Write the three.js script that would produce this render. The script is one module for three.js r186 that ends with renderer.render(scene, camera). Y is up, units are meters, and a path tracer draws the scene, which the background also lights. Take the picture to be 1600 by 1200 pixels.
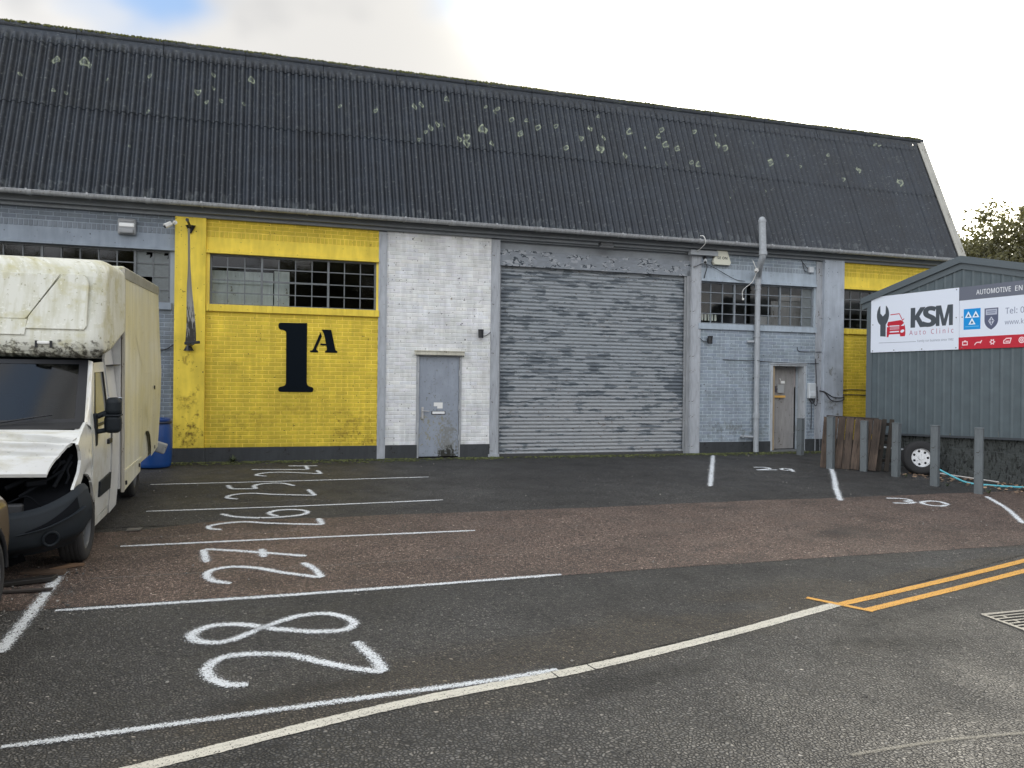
import * as THREE from 'three';
import { mergeGeometries, mergeVertices, toCreasedNormals } from 'three/addons/utils/BufferGeometryUtils.js';
import { RoundedBoxGeometry } from 'three/addons/geometries/RoundedBoxGeometry.js';
import { TessellateModifier } from 'three/addons/modifiers/TessellateModifier.js';

const scene = new THREE.Scene();
// ---------- camera ----------
const camera = new THREE.PerspectiveCamera(52.38, 4 / 3, 0.1, 900);
{
  const D = Math.PI / 180, yaw = 17.303 * D, pitch = -0.115 * D, roll = 0.686 * D;
  const f = new THREE.Vector3(Math.sin(yaw) * Math.cos(pitch), Math.sin(pitch), -Math.cos(yaw) * Math.cos(pitch));
  const r = new THREE.Vector3(Math.cos(yaw), 0, Math.sin(yaw)), u = new THREE.Vector3().crossVectors(r, f);
  const r2 = r.clone().multiplyScalar(Math.cos(roll)).addScaledVector(u, Math.sin(roll));
  const u2 = u.clone().multiplyScalar(Math.cos(roll)).addScaledVector(r, -Math.sin(roll));
  camera.position.set(0, 1.53, 15.387);
  camera.quaternion.setFromRotationMatrix(new THREE.Matrix4().makeBasis(r2, u2, f.clone().negate()));
  camera.updateMatrixWorld();
}
// ---------- light ----------
const EXPOSURE = 1.75;
const SUN_DIR = new THREE.Vector3(0.672, 0.364, -0.645).normalize();
const SKY_BASE = 0.72;
const sun = new THREE.DirectionalLight(new THREE.Color(1, 0.93, 0.8), 1.4);
sun.position.copy(SUN_DIR).multiplyScalar(60).add(new THREE.Vector3(4, 0, 4));
sun.target.position.set(4, 0, 4);
sun.castShadow = true; sun.shadow.radius = 22; sun.shadow.mapSize.set(2048, 2048);
Object.assign(sun.shadow.camera, { left: -40, right: 40, top: 40, bottom: -40, near: 1, far: 160 });
scene.add(sun, sun.target);

// ---------- random, noise, textures ----------
function rng(seed) { let a = seed >>> 0; return () => { a = (a + 0x6D2B79F5) | 0; let t = Math.imul(a ^ (a >>> 15), 1 | a); t = (t + Math.imul(t ^ (t >>> 7), 61 | t)) ^ t; return ((t ^ (t >>> 14)) >>> 0) / 4294967296; }; }
const R = rng(77);
const rr = (a, b) => a + (b - a) * R();
function h2(x, y, s = 0) { let n = Math.imul(x, 374761393) + Math.imul(y, 668265263) + Math.imul(s, 1442695041); n = Math.imul(n ^ (n >>> 13), 1274126177); return ((n ^ (n >>> 16)) >>> 0) / 4294967296; }
const sm = (t) => t * t * (3 - 2 * t);
const clamp = (x, a = 0, b = 1) => Math.min(b, Math.max(a, x));
const sstep = (a, b, x) => sm(clamp((x - a) / (b - a)));
const lerp = (a, b, t) => a + (b - a) * t;
const mod = (a, n) => ((a % n) + n) % n;
function vn(x, y, px, py, s) { // value noise, periodic
  const x0 = Math.floor(x), y0 = Math.floor(y), fx = sm(x - x0), fy = sm(y - y0);
  const xa = mod(x0, px), xb = mod(x0 + 1, px), ya = mod(y0, py), yb = mod(y0 + 1, py);
  return lerp(lerp(h2(xa, ya, s), h2(xb, ya, s), fx), lerp(h2(xa, yb, s), h2(xb, yb, s), fx), fy);
}
function fbm(u, v, fu, fv, oct = 4, s = 1, gain = 0.5) { let a = 1, t = 0, n = 0; for (let i = 0; i < oct; i++) { t += a * vn(u * fu, v * fv, fu, fv, s + i * 17); n += a; a *= gain; fu *= 2; fv *= 2; } return t / n; }
const N2 = (x, y, s = 1, oct = 4) => { let a = 1, t = 0, n = 0; for (let i = 0; i < oct; i++) { t += a * vn(x, y, 1 << 20, 1 << 20, s + i * 31); n += a; a *= 0.5; x *= 2.03; y *= 2.03; } return t / n; };
function tex(w, h, fn, { color = true, repeat } = {}) {
  const d = new Uint8Array(w * h * 4);
  for (let j = 0; j < h; j++) for (let i = 0; i < w; i++) {
    const c = fn((i + 0.5) / w, (j + 0.5) / h), k = (j * w + i) * 4;
    if (typeof c === 'number') d[k] = d[k + 1] = d[k + 2] = clamp(c) * 255; else { d[k] = clamp(c[0]) * 255; d[k + 1] = clamp(c[1]) * 255; d[k + 2] = clamp(c[2]) * 255; }
    d[k + 3] = 255;
  }
  const t = new THREE.DataTexture(d, w, h, THREE.RGBAFormat);
  t.magFilter = THREE.LinearFilter; t.minFilter = THREE.LinearMipmapLinearFilter; t.generateMipmaps = true; t.anisotropy = 8;
  if (repeat !== false) t.wrapS = t.wrapT = THREE.RepeatWrapping;
  if (color) t.colorSpace = THREE.SRGBColorSpace;
  t.needsUpdate = true; return t;
}
const rep = (t, x, y) => { const c = t.clone(); c.repeat.set(x, y); c.needsUpdate = true; return c; };
const mix3 = (a, b, t) => [lerp(a[0], b[0], t), lerp(a[1], b[1], t), lerp(a[2], b[2], t)];
const mul3 = (a, k) => [a[0] * k, a[1] * k, a[2] * k];
const hex3 = (h) => [(h >> 16 & 255) / 255, (h >> 8 & 255) / 255, (h & 255) / 255];

// ---------- sky ----------
{
  const w = 1024, h = 512, d = new Float32Array(w * h * 4), dir = new THREE.Vector3(), HOLE1 = new THREE.Vector3(-0.11, 0.43, -0.90).normalize(), HOLE2 = new THREE.Vector3(0.22, 0.45, -0.87).normalize();
  for (let j = 0; j < h; j++) for (let i = 0; i < w; i++) {
    const th = ((i + 0.5) / w - 0.5) * 2 * Math.PI, el = ((j + 0.5) / h - 0.5) * Math.PI;
    dir.set(Math.cos(el) * Math.cos(th), Math.sin(el), Math.cos(el) * Math.sin(th));
    const y = Math.max(dir.y, 0.02), px = dir.x / (y + 0.25) * 1.5, pz = dir.z / (y + 0.25) * 1.5;
    const n = N2(px + 40.3, pz + 11.7, 5, 6), m = N2(px * 2.1 + 9, pz * 2.1 + 5, 9, 5);
    const hole = Math.max(Math.exp(-((dir.distanceTo(HOLE1) / 0.085) ** 2)), 0.35 * Math.exp(-((dir.distanceTo(HOLE2) / 0.06) ** 2))); const cover = sstep(0.34, 0.54, n + 0.12 - 0.33 * hole * (0.3 + m));
    const sd = dir.dot(SUN_DIR), ang = Math.acos(clamp(sd, -1, 1));
    const an = Math.max(0, ang + 0.55 * (n - 0.5) + 0.22 * (m - 0.5)), glow = 1.9 * Math.exp(-((an / 0.45) ** 6)) + 2.2 * Math.exp(-ang * ang / 0.09) + 0.05 * Math.exp(-ang / 0.5);
    const blue = [0.24, 0.36, 0.56], cl = mix3([0.33, 0.34, 0.36], [0.58, 0.57, 0.555], sstep(0.40, 0.60, m * 0.65 + n * 0.35));
    let c = mix3(mul3(blue, 1.1), cl, cover);
    c = mul3(c, SKY_BASE * (dir.y < 0 ? 0.6 : 1));
    const back = 0.5 - 0.5 * dir.dot(new THREE.Vector3(0.72, 0, -0.69));
    const k = (j * w + i) * 4, g = glow * (0.75 + 0.5 * n), lift = 1 + 3.8 * back * back;
    d[k] = c[0] * lift + g; d[k + 1] = c[1] * lift + g * 0.93; d[k + 2] = c[2] * lift + g * 0.76; d[k + 3] = 1;
  }
  const t = new THREE.DataTexture(d, w, h, THREE.RGBAFormat, THREE.FloatType);
  t.mapping = THREE.EquirectangularReflectionMapping; t.magFilter = t.minFilter = THREE.LinearFilter; t.colorSpace = THREE.LinearSRGBColorSpace; t.needsUpdate = true;
  scene.background = t; scene.environment = t;
}

// ---------- object helpers ----------
const taken = {};
function numbered(n) { taken[n] = (taken[n] || 0) + 1; return taken[n] === 1 ? n : n + '_' + String(taken[n] - 1).padStart(3, '0'); }
function tag(o, label, category, group) { o.userData.label = label; o.userData.category = category; if (group) o.userData.group = group; return o; }
function thing(name, label, category, pos = [0, 0, 0], turn = 0, group) { const o = new THREE.Group(); o.name = numbered(name); o.position.set(...pos); o.rotation.y = turn; scene.add(o); return tag(o, label, category, group); }
function mesh(name, geo, mat, parent, label) { const m = new THREE.Mesh(Array.isArray(geo) ? merge(geo) : geo, mat); m.name = parent ? name : numbered(name); m.castShadow = m.receiveShadow = true; (parent || scene).add(m); if (label) m.userData.label = label; return m; }
const struct = (name, geo, mat) => { const m = mesh(name, geo, mat); m.userData.kind = 'structure'; return m; };
const stuff = (m) => { m.userData.kind = 'stuff'; return m; };
function merge(list) {
  list = list.filter(Boolean).map((g) => { g = g.index ? g.toNonIndexed() : g; for (const k of Object.keys(g.attributes)) if (!['position', 'normal', 'uv', 'color'].includes(k)) g.deleteAttribute(k); return g; });
  const col = list.some((g) => g.attributes.color);
  for (const g of list) {
    if (!g.attributes.uv) g.setAttribute('uv', new THREE.BufferAttribute(new Float32Array(g.attributes.position.count * 2), 2));
    if (col && !g.attributes.color) g.setAttribute('color', new THREE.BufferAttribute(new Float32Array(g.attributes.position.count * 3).fill(1), 3));
  }
  return mergeGeometries(list);
}
function uvWorld(g, s = 1, ox = 0, oy = 0) { // box-projected uv in metres
  if (g.index) g = g.toNonIndexed(); const p = g.attributes.position, n = g.attributes.normal, uv = new Float32Array(p.count * 2);
  for (let i = 0; i < p.count; i++) {
    const ax = Math.abs(n.getX(i)), ay = Math.abs(n.getY(i)), az = Math.abs(n.getZ(i));
    const [u, v] = az >= ax && az >= ay ? [p.getX(i), p.getY(i)] : ax >= ay ? [p.getZ(i), p.getY(i)] : [p.getX(i), p.getZ(i)];
    uv[2 * i] = u * s + ox; uv[2 * i + 1] = v * s + oy;
  }
  g.setAttribute('uv', new THREE.BufferAttribute(uv, 2)); return g;
}
const bx = (x0, x1, y0, y1, z0, z1) => uvWorld(new THREE.BoxGeometry(x1 - x0, y1 - y0, z1 - z0).translate((x0 + x1) / 2, (y0 + y1) / 2, (z0 + z1) / 2));
const rbx = (w, h, d, r = 0.01, seg = 2) => uvWorld(new RoundedBoxGeometry(w, h, d, seg, r));
const cyl = (r0, r1, h, n = 16, open = false) => new THREE.CylinderGeometry(r0, r1, h, n, 1, open);
const V = (x, y, z) => new THREE.Vector3(x, y, z);
const tube = (pts, r, seg = 24, rad = 8, tension = 0.5) => new THREE.TubeGeometry(new THREE.CatmullRomCurve3(pts.map((p) => p.isVector3 ? p : V(...p)), false, 'catmullrom', tension), seg, r, rad);
function bar(a, b, r, n = 8, r2 = r) { const A = V(...a), B = V(...b), d = B.clone().sub(A), g = cyl(r2, r, d.length(), n); g.applyQuaternion(new THREE.Quaternion().setFromUnitVectors(V(0, 1, 0), d.clone().normalize())); const c = A.add(B).multiplyScalar(0.5); return g.translate(c.x, c.y, c.z); }
function paintVerts(g, fn) { const p = g.attributes.position, c = new Float32Array(p.count * 3); for (let i = 0; i < p.count; i++) { const q = fn(p.getX(i), p.getY(i), p.getZ(i)); c[3 * i] = q[0]; c[3 * i + 1] = q[1]; c[3 * i + 2] = q[2]; } g.setAttribute('color', new THREE.BufferAttribute(c, 3)); return g; }
function surf(fn, nu, nv, uvS = [1, 1]) { // parametric sheet fn(u,v)->[x,y,z]
  const pos = [], uv = [], idx = [];
  for (let j = 0; j <= nv; j++) for (let i = 0; i <= nu; i++) { pos.push(...fn(i / nu, j / nv)); uv.push(i / nu * uvS[0], j / nv * uvS[1]); }
  for (let j = 0; j < nv; j++) for (let i = 0; i < nu; i++) { const a = j * (nu + 1) + i, b = a + 1, c = a + nu + 1, e = c + 1; idx.push(a, b, c, b, e, c); }
  const g = new THREE.BufferGeometry(); g.setAttribute('position', new THREE.Float32BufferAttribute(pos, 3)); g.setAttribute('uv', new THREE.Float32BufferAttribute(uv, 2)); g.setIndex(idx); g.computeVertexNormals(); return g;
}
const M = (color, o = {}) => { const { c, ...rest } = o; const m = new THREE.MeshStandardMaterial({ roughness: 0.75, ...rest }); if (Array.isArray(color)) m.color.setRGB(...color); else m.color.set(color); return m; };
const gy = (z) => z < 0 ? 0 : z < 24 ? -0.035 * z : -0.84;

// ---------- shared textures ----------
function stones(n, cells, seed, pal, jitter = 1) { // packed aggregate: colour and height
  const F = new Float32Array(n * n), I = new Float32Array(n * n);
  for (let j = 0; j < n; j++) for (let i = 0; i < n; i++) {
    const x = i / n * cells + 1.3 * (fbm(i / n, j / n, cells >> 1, cells >> 1, 2, seed + 31) - 0.5), y = j / n * cells + 1.3 * (fbm(i / n, j / n, cells >> 1, cells >> 1, 2, seed + 37) - 0.5), cx = Math.floor(x), cy = Math.floor(y); let f1 = 9, f2 = 9, id = 0;
    for (let b = -1; b <= 1; b++) for (let a = -1; a <= 1; a++) {
      const qx = mod(cx + a, cells), qy = mod(cy + b, cells), dx = cx + a + 0.5 + (h2(qx, qy, seed) - 0.5) * jitter - x, dy = cy + b + 0.5 + (h2(qx, qy, seed + 1) - 0.5) * jitter - y, d = dx * dx + dy * dy;
      if (d < f1) { f2 = f1; f1 = d; id = h2(qx, qy, seed + 2); } else if (d < f2) f2 = d;
    }
    F[j * n + i] = sstep(0.03, 0.5, Math.sqrt(f2) - Math.sqrt(f1)); I[j * n + i] = id;
  }
  const at = (u, v) => (Math.min(n - 1, Math.floor(v * n))) * n + Math.min(n - 1, Math.floor(u * n));
  return {
    map: tex(n, n, (u, v) => { const k = at(u, v), id = I[k], c = id < 0.45 ? mix3(pal[0], pal[1], id / 0.45) : id < 0.992 ? mix3(pal[1], pal[2], (id - 0.45) / 0.54) : pal[3]; return mul3(c, (0.42 + 0.60 * F[k]) * (0.62 + 0.76 * fbm(u, v, cells, cells, 3, seed + 9, 0.7))); }),
    bump: tex(n, n, (u, v) => { const k = at(u, v); return 0.6 * F[k] * (0.3 + 0.7 * I[k]) + 0.4 * fbm(u, v, cells >> 1, cells >> 1, 3, seed + 5, 0.6); }, { color: false }),
    rough: tex(n, n, (u, v) => { const k = at(u, v); return 0.44 + 0.34 * fbm(u, v, 6, 6, 4, seed + 12) + 0.12 * I[k]; }, { color: false }),
  };
}
const AS1 = stones(1024, 110, 3, [hex3(0x434241), hex3(0x565553), hex3(0x716e69), hex3(0x8f8b84)]);
const AS2 = stones(1024, 128, 41, [hex3(0x483b35), hex3(0x6d5c53), hex3(0x8d7d73), hex3(0xb0a499)]);
const GRAIN = tex(512, 512, (u, v) => 0.86 + 0.14 * fbm(u, v, 6, 6, 6, 21, 0.6));
const GRAINB = tex(512, 512, (u, v) => fbm(u, v, 24, 24, 5, 22, 0.6), { color: false });
const WORN = tex(512, 512, (u, v) => { const a = fbm(u, v, 16, 16, 5, 61, 0.65), s = fbm(u, v, 40, 6, 4, 62), b = fbm(u, v, 3, 3, 5, 64); const k = 0.82 + 0.16 * s + 0.12 * (b - 0.5); return a > 0.735 ? [0.60 * k, 0.55 * k, 0.50 * k] : [k, k, k]; });
const MARKS={
n28:[[[-0.03,9.30],[0.23,9.10],[0.45,9.08],[0.60,9.23],[0.64,9.35],[0.57,9.48],[0.38,9.48],[0.11,9.37],[-0.21,9.18],[-0.39,9.17],[-0.51,9.32],[-0.48,9.45],[-0.32,9.54],[-0.18,9.46],[-0.03,9.30]],[[-0.10,10.32],[-0.21,10.30],[-0.32,10.17],[-0.36,10.03],[-0.32,9.88],[-0.23,9.81],[-0.02,9.83],[0.14,9.88],[0.35,10.06],[0.54,10.22],[0.73,10.33]],[[0.73,10.33],[0.70,10.08],[0.61,9.75]]],
n27:[[[-0.61,6.76],[-0.23,6.93],[0.38,7.26]],[[-0.62,6.78],[-0.59,7.05],[-0.56,7.30]],[[-0.05,6.88],[-0.03,7.22]],[[-0.30,8.09],[-0.44,7.98],[-0.52,7.80],[-0.50,7.63],[-0.35,7.53],[-0.12,7.60],[0.13,7.82],[0.48,8.07]],[[0.48,8.07],[0.44,7.80],[0.34,7.52]]],
n26:[[[-0.55,4.95],[-0.41,5.13],[-0.13,5.27],[0.17,5.28],[0.44,5.17],[0.49,4.98],[0.34,4.84],[0.11,4.86],[0.02,5.03],[0.13,5.24]],[[-0.50,5.87],[-0.63,5.79],[-0.64,5.65],[-0.50,5.53],[-0.27,5.49],[0.02,5.62],[0.63,5.82]],[[0.63,5.82],[0.61,5.46]]],
n25:[[[-0.58,2.76],[-0.51,3.10]],[[-0.51,3.10],[-0.16,3.15]],[[-0.16,3.15],[-0.19,2.87],[-0.06,2.70],[0.21,2.70],[0.39,2.97]],[[-0.39,3.97],[-0.53,3.85],[-0.50,3.65],[-0.26,3.53],[0.09,3.68],[0.65,3.86]],[[0.65,3.86],[0.58,3.35]]],
n24:[[[-0.27,1.15],[0.66,1.29]],[[0.35,0.80],[0.86,0.87]],[[0.65,0.78],[0.67,1.29]],[[-0.02,1.96],[-0.18,1.83],[-0.11,1.64],[0.18,1.55],[0.86,1.82]],[[0.86,1.82],[0.82,1.44]]],
n29:[[[9.05,2.25],[9.27,2.28],[9.29,2.44],[9.10,2.53],[8.89,2.58]],[[8.89,2.58],[9.31,2.64]],[[9.66,2.58],[9.58,2.48],[9.43,2.60],[9.43,2.72],[9.61,2.66]],[[9.66,2.58],[9.47,2.90]]],
n30:[[[9.12,5.61],[9.36,5.69],[9.38,5.83],[9.20,5.90],[9.31,5.96],[9.13,6.03],[8.92,5.96]],[[9.65,6.25],[9.73,6.07],[9.69,5.96],[9.50,5.96],[9.35,6.07],[9.33,6.22],[9.43,6.31],[9.61,6.28]]],
l24:[[[-1.69,2.50],[0.31,2.50],[2.59,2.44]]],
l25:[[[-1.46,4.61],[0.34,4.61],[2.38,4.52]]],
l26:[[[-1.45,6.46],[0.32,6.46],[2.34,6.49]]],
l27:[[[-1.57,8.53],[0.33,8.53],[2.67,8.46]]],
l28:[[[-1.29,10.80],[-0.45,10.75],[0.53,10.68],[1.42,10.62],[1.84,10.56]]],
lL:[[[-1.79,7.32],[-1.74,8.32],[-1.70,9.39]]],
l29:[[[9.25,0.47],[8.36,1.88],[7.70,2.92],[6.94,4.12]]],
l30:[[[10.81,2.30],[9.87,3.53],[8.96,4.68],[8.24,5.64]]],
l31:[[[10.92,5.78],[10.33,6.63],[9.56,7.54]]]
};
const LICHENS=[[1.31,0.71,1.0],[2.02,0.71,1.2],[2.84,0.77,1.6],[2.98,0.79,1.5],[3.54,0.85,1.5],[3.03,0.60,1.0],[3.14,0.63,1.8],[3.29,0.66,1.5],[3.43,0.66,0.8],[2.88,0.54,1.0],[3.73,0.57,1.6],[3.89,0.59,2.0],[3.88,0.54,2.2],[4.28,0.66,2.6],[4.43,0.56,1.4],[4.39,0.83,0.9],[4.58,0.80,1.2],[4.66,0.83,1.2],[4.95,0.76,1.6],[5.11,0.66,1.7],[5.28,0.76,1.2],[5.53,0.72,1.8],[5.96,0.75,1.3],[6.12,0.59,1.5],[6.52,0.68,1.6],[6.78,0.76,1.7],[7.04,0.86,1.3],[7.08,0.70,1.6],[6.94,0.61,2.4],[7.52,0.58,1.7],[7.76,0.77,2.1],[8.60,0.82,1.5],[8.49,0.76,1.6],[8.63,0.70,2.2],[8.07,0.65,1.0],[8.91,0.68,1.8],[9.46,0.84,1.5],[10.01,0.75,2.0],[10.19,0.73,2.0],[10.02,0.83,1.2],[9.20,0.58,1.2],[9.37,0.57,1.9],[8.53,0.55,1.2],[11.03,0.81,1.2],[11.37,0.65,2.4],[12.22,0.65,1.2],[13.16,0.77,1.2],[13.39,0.58,1.6],[13.94,0.67,2.0],[15.14,0.60,2.5],[10.14,0.39,1.0],[10.01,0.34,0.9],[11.03,0.42,1.0],[14.65,0.22,0.8],[11.93,0.73,1.0],[-3.79,0.80,1.8],[-3.33,0.81,2.4],[-3.23,0.79,1.0],[-4.32,0.68,0.9],[-3.76,0.60,0.9],[-3.56,0.60,0.9],[-2.21,0.77,1.2],[-1.35,0.70,1.6],[-1.09,0.83,1.1],[-0.93,0.66,1.1],[-0.39,0.82,1.9],[-0.52,0.65,0.9],[-1.08,0.74,0.9],[-1.19,0.64,1.0],[-2.92,0.71,0.7],[-2.44,0.30,0.7],[-2.19,0.53,0.9]];
// ================= GROUND =================
const mAsph = M([1, 1, 1], { map: AS1.map, bumpMap: AS1.bump, bumpScale: 0.026, roughnessMap: AS1.rough, roughness: 0.95, vertexColors: true });
const mRed = M([1, 1, 1], { map: AS2.map, bumpMap: AS2.bump, bumpScale: 0.012, roughnessMap: AS2.rough, roughness: 0.98, vertexColors: true });
const DR = [5.705, 6.255, 10.385, 10.775]; // opening of the road gully
function groundSheet(x0, x1, za, zb, lift, step, fn, uvs = 0.46) { // za(x), zb(x): far and near edges
  const nx = Math.ceil((x1 - x0) / step), nz = Math.max(2, Math.ceil((zb((x0 + x1) / 2) - za((x0 + x1) / 2)) / step));
  const g = surf((u, v) => { const x = lerp(x0, x1, u), z = lerp(za(x), zb(x), v); return [x, gy(z) + lift, z]; }, nx, nz);
  const p = g.attributes.position, uv = g.attributes.uv; for (let i = 0; i < p.count; i++) uv.setXY(i, p.getX(i) * uvs, p.getZ(i) * uvs);
  g.index.array.reverse(); g.computeVertexNormals();
  return paintVerts(g, (x, y, z) => fn(x, z));
}
const tone = (x, z, s, amp = 0.25, f = 0.8) => 1 + amp * 2 * (N2(x * f + 50, z * f + 50, s, 5) - 0.5);
{
  const pos = [], uv = [], idx = [], xs = [-300, -40, -10, 0, 3, DR[0], DR[1], 9, 12, 40, 300], zs = [-300, -20, -1, 0, 3, 6, 9, DR[2], DR[3], 12, 15, 18, 24, 30, 300];
  for (const z of zs) for (const x of xs) { pos.push(x, gy(z), z); uv.push(x * 0.62, z * 0.62); }
  for (let j = 0; j < zs.length - 1; j++) for (let i = 0; i < xs.length - 1; i++) { if (xs[i] === DR[0] && zs[j] === DR[2]) continue; const a = j * xs.length + i, b = a + 1, c = a + xs.length, e = c + 1; idx.push(a, c, b, b, c, e); }
  const g = new THREE.BufferGeometry(); g.setAttribute('position', new THREE.Float32BufferAttribute(pos, 3)); g.setAttribute('uv', new THREE.Float32BufferAttribute(uv, 2)); g.setIndex(idx); g.computeVertexNormals();
  struct('ground', paintVerts(g, () => [0.9, 0.9, 0.9]), mAsph);
}
const roadEdge = (x) => 11.03 - 0.257 * x - (x > 2 ? 0.004 * (x - 2) ** 2 : 0);
struct('forecourt', groundSheet(-7, 12.2, () => 0, () => 5.5, 0.004, 0.12, (x, z) => {
  let k = 0.78 * tone(x, z, 3, 0.4, 0.7) * tone(x, z, 13, 0.4, 3); const mo = sstep(0.45, 0.7, N2(x * 3, z * 5, 8, 4)) * sstep(1.3, 0.15, z);
  const cracks = Math.abs(N2(x * 0.7 + 9, z * 2.2, 15, 3) - 0.5) < 0.008 ? 0.55 : 1; k *= cracks;
  return mix3([k, k, k * 1.02], [0.42, 0.48, 0.22], mo * 0.8);
}), mAsph);
struct('red_asphalt', groundSheet(-7, 12, (x) => 5.4 + 0.12 * (N2(x * 1.3, 3, 4, 4) - 0.5) + (x < -0.5 ? 0.35 * sstep(-0.5, -1.6, x) : 0), (x) => 8.47 + 0.05 * (N2(x * 1.5, 7, 6, 4) - 0.5), 0.0065, 0.12, (x, z) => {
  let k = 1.24 * tone(x, z, 23, 0.3, 0.6) * tone(x, z, 25, 0.3, 2.6); const d = sstep(0.55, 0.75, N2(x * 0.9 + 3, z * 1.6, 27, 4)); k *= 1 - 0.35 * d;
  const oil = sstep(0.7, 0.9, N2(x * 1.2 + 30, z * 2.4, 28, 4)); return [k * 1.03 * (1 - 0.5 * oil), k * 0.99 * (1 - 0.45 * oil), k * 0.95 * (1 - 0.4 * oil)];
}), mRed);
struct('bay_asphalt', groundSheet(-7, 12, () => 8.40, (x) => roadEdge(x) + 0.02, 0.004, 0.07, (x, z) => {
  let k = 0.92 * tone(x, z, 33, 0.36, 0.7) * tone(x, z, 35, 0.34, 2.4); const e = roadEdge(x) - z;
  const silt = sstep(0.42, 0.62, N2(x * 1.1, z * 3, 36, 4) + 0.25 * sstep(0.75, 0.1, e) - 0.1) * sstep(1.1, 0.3, e);
  const pud = sstep(0.45, 0.8, N2(x * 2.2, z * 7, 39, 4) + 0.45 * Math.exp(-(((x - 0.1) / 0.8) ** 2) - (((e - 0.5) / 0.10) ** 2))) * Math.exp(-(((x - 0.1) / 0.9) ** 2) - (((e - 0.5) / 0.13) ** 2)); return mul3(mix3([k, k, k], [1.0, 0.86, 0.68], silt * 0.8), 1 - 0.55 * pud);
}), mAsph);
const roadTone = (x, z) => {
  let k = 1.04 * tone(x, z, 43, 0.34, 0.6) * tone(x, z, 45, 0.3, 2); const e = z - roadEdge(x);
  const silt = sstep(0.5, 0.68, N2(x * 0.9 + 5, z * 2.2, 46, 4)) * sstep(1.2, 0.3, e); const pot = sstep(0.35, 0.75, N2(x * 2.4, z * 9, 49, 4) + 0.5 * Math.exp(-(((x - 4.3) / 0.6) ** 2) - (((z - 10.66 - 0.17 * (x - 4.3)) / 0.11) ** 2)) - 0.15) * Math.exp(-(((x - 4.3) / 0.9) ** 2) - (((z - 10.66 - 0.17 * (x - 4.3)) / 0.17) ** 2)); const wet = pot * 1.5 + sstep(0.62, 0.78, N2(x * 0.9 + 2, z * 3.3 + x * 0.9, 47, 4)) * sstep(1.6, 0.5, e);
  return mix3(mul3([k, k, k], Math.max(0.25, 1 - 0.5 * wet)), [1.08, 0.98, 0.8], silt * 0.5);
};
const roadPart = (a, b, za, zb) => groundSheet(a, b, za, zb, 0.004, 0.08, roadTone, 0.40);
struct('road', merge([roadPart(-7, DR[0], roadEdge, () => 15.6), roadPart(DR[0], DR[1], roadEdge, () => DR[2]), roadPart(DR[0], DR[1], () => DR[3], () => 15.6), roadPart(DR[1], 14, roadEdge, () => 15.6)]), mAsph);

// ---------- painted markings ----------
const SPRAY = tex(1024, 128, (u, v) => { const d = Math.abs(v - 0.5) * 2, core = 0.20 + 0.18 * (fbm(u, v, 14, 2, 4, 71) - 0.5), n = clamp((fbm(u, v, 190, 24, 2, 72, 0.7) - 0.5) * 1.7 + 0.5); const cov = 0.70 + 0.42 * fbm(u, v, 9, 2, 4, 78); const p = cov * (d < core ? 0.92 : 0.92 * Math.pow(1 - sstep(core * 0.6, 0.98, d), 1.25)); return sstep(-0.10, 0.10, p - n); }, { color: false });
const ROADP = tex(1024, 128, (u, v) => { const d = Math.abs(v - 0.5) * 2, e = 0.84 + 0.2 * (fbm(u, v, 30, 3, 4, 75) - 0.5), n = fbm(u, v, 150, 20, 4, 76, 0.65); return d < e && n > 0.33 ? 1 : 0; }, { color: false });
const mSpray = M([0.74, 0.77, 0.79], { alphaMap: SPRAY, transparent: true, roughness: 0.8, bumpMap: AS1.bump, bumpScale: 0.002 });
const mRoadW = M([0.66, 0.63, 0.54], { alphaMap: ROADP, transparent: true, roughness: 0.75, map: GRAIN });
const mRoadY = M([0.78, 0.40, 0.07], { alphaMap: ROADP, transparent: true, roughness: 0.7, map: GRAIN });
function ribbon(pts, w, lift, uo = 0, curve = true) {
  const P = pts.map(([x, z]) => V(x, 0, z)), c = curve && P.length > 2 ? new THREE.CatmullRomCurve3(P, false, 'centripetal') : (() => { const k = new THREE.CurvePath(); for (let i = 0; i < P.length - 1; i++) k.add(new THREE.LineCurve3(P[i], P[i + 1])); return k; })();
  const L = c.getLength(), n = Math.max(4, Math.ceil(L / 0.06)), q = c.getSpacedPoints ? c.getSpacedPoints(n) : c.getPoints(n), pos = [], uv = [], idx = [];
  for (let i = 0; i <= n; i++) {
    const a = q[Math.max(0, i - 1)], b = q[Math.min(n, i + 1)], t = b.clone().sub(a).normalize(), s = i / n * L, ww = typeof w === 'function' ? w(i / n, L) : w;
    for (const k of [-1, 0, 1]) { const x = q[i].x + t.z * k * ww / 2, z = q[i].z - t.x * k * ww / 2; pos.push(x, gy(z) + lift, z); uv.push(uo + s * 0.8, 0.5 + k * 0.49); }
  }
  for (let i = 0; i < n; i++) for (let k = 0; k < 2; k++) { const a = i * 3 + k, b = a + 1, e = a + 3, f = b + 3; idx.push(a, b, e, b, f, e); }
  const g = new THREE.BufferGeometry(); g.setAttribute('position', new THREE.Float32BufferAttribute(pos, 3)); g.setAttribute('uv', new THREE.Float32BufferAttribute(uv, 2)); g.setIndex(idx); g.computeVertexNormals();
  if (g.attributes.normal.getY(0) < 0) { g.index.array.reverse(); g.computeVertexNormals(); } return g;
}
const wob = (w, s) => (t) => w * (0.85 + 0.3 * N2(t * 9 + s, s * 3.7, 81, 2)) * (t < 0.02 || t > 0.98 ? 0.7 : 1);
let lift0 = 0.0098;
function mesh_tag(name, geo, label, category, mat = mSpray, group) { const m = mesh(name, geo, mat); m.castShadow = false; return tag(m, label, category, group); }
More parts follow.
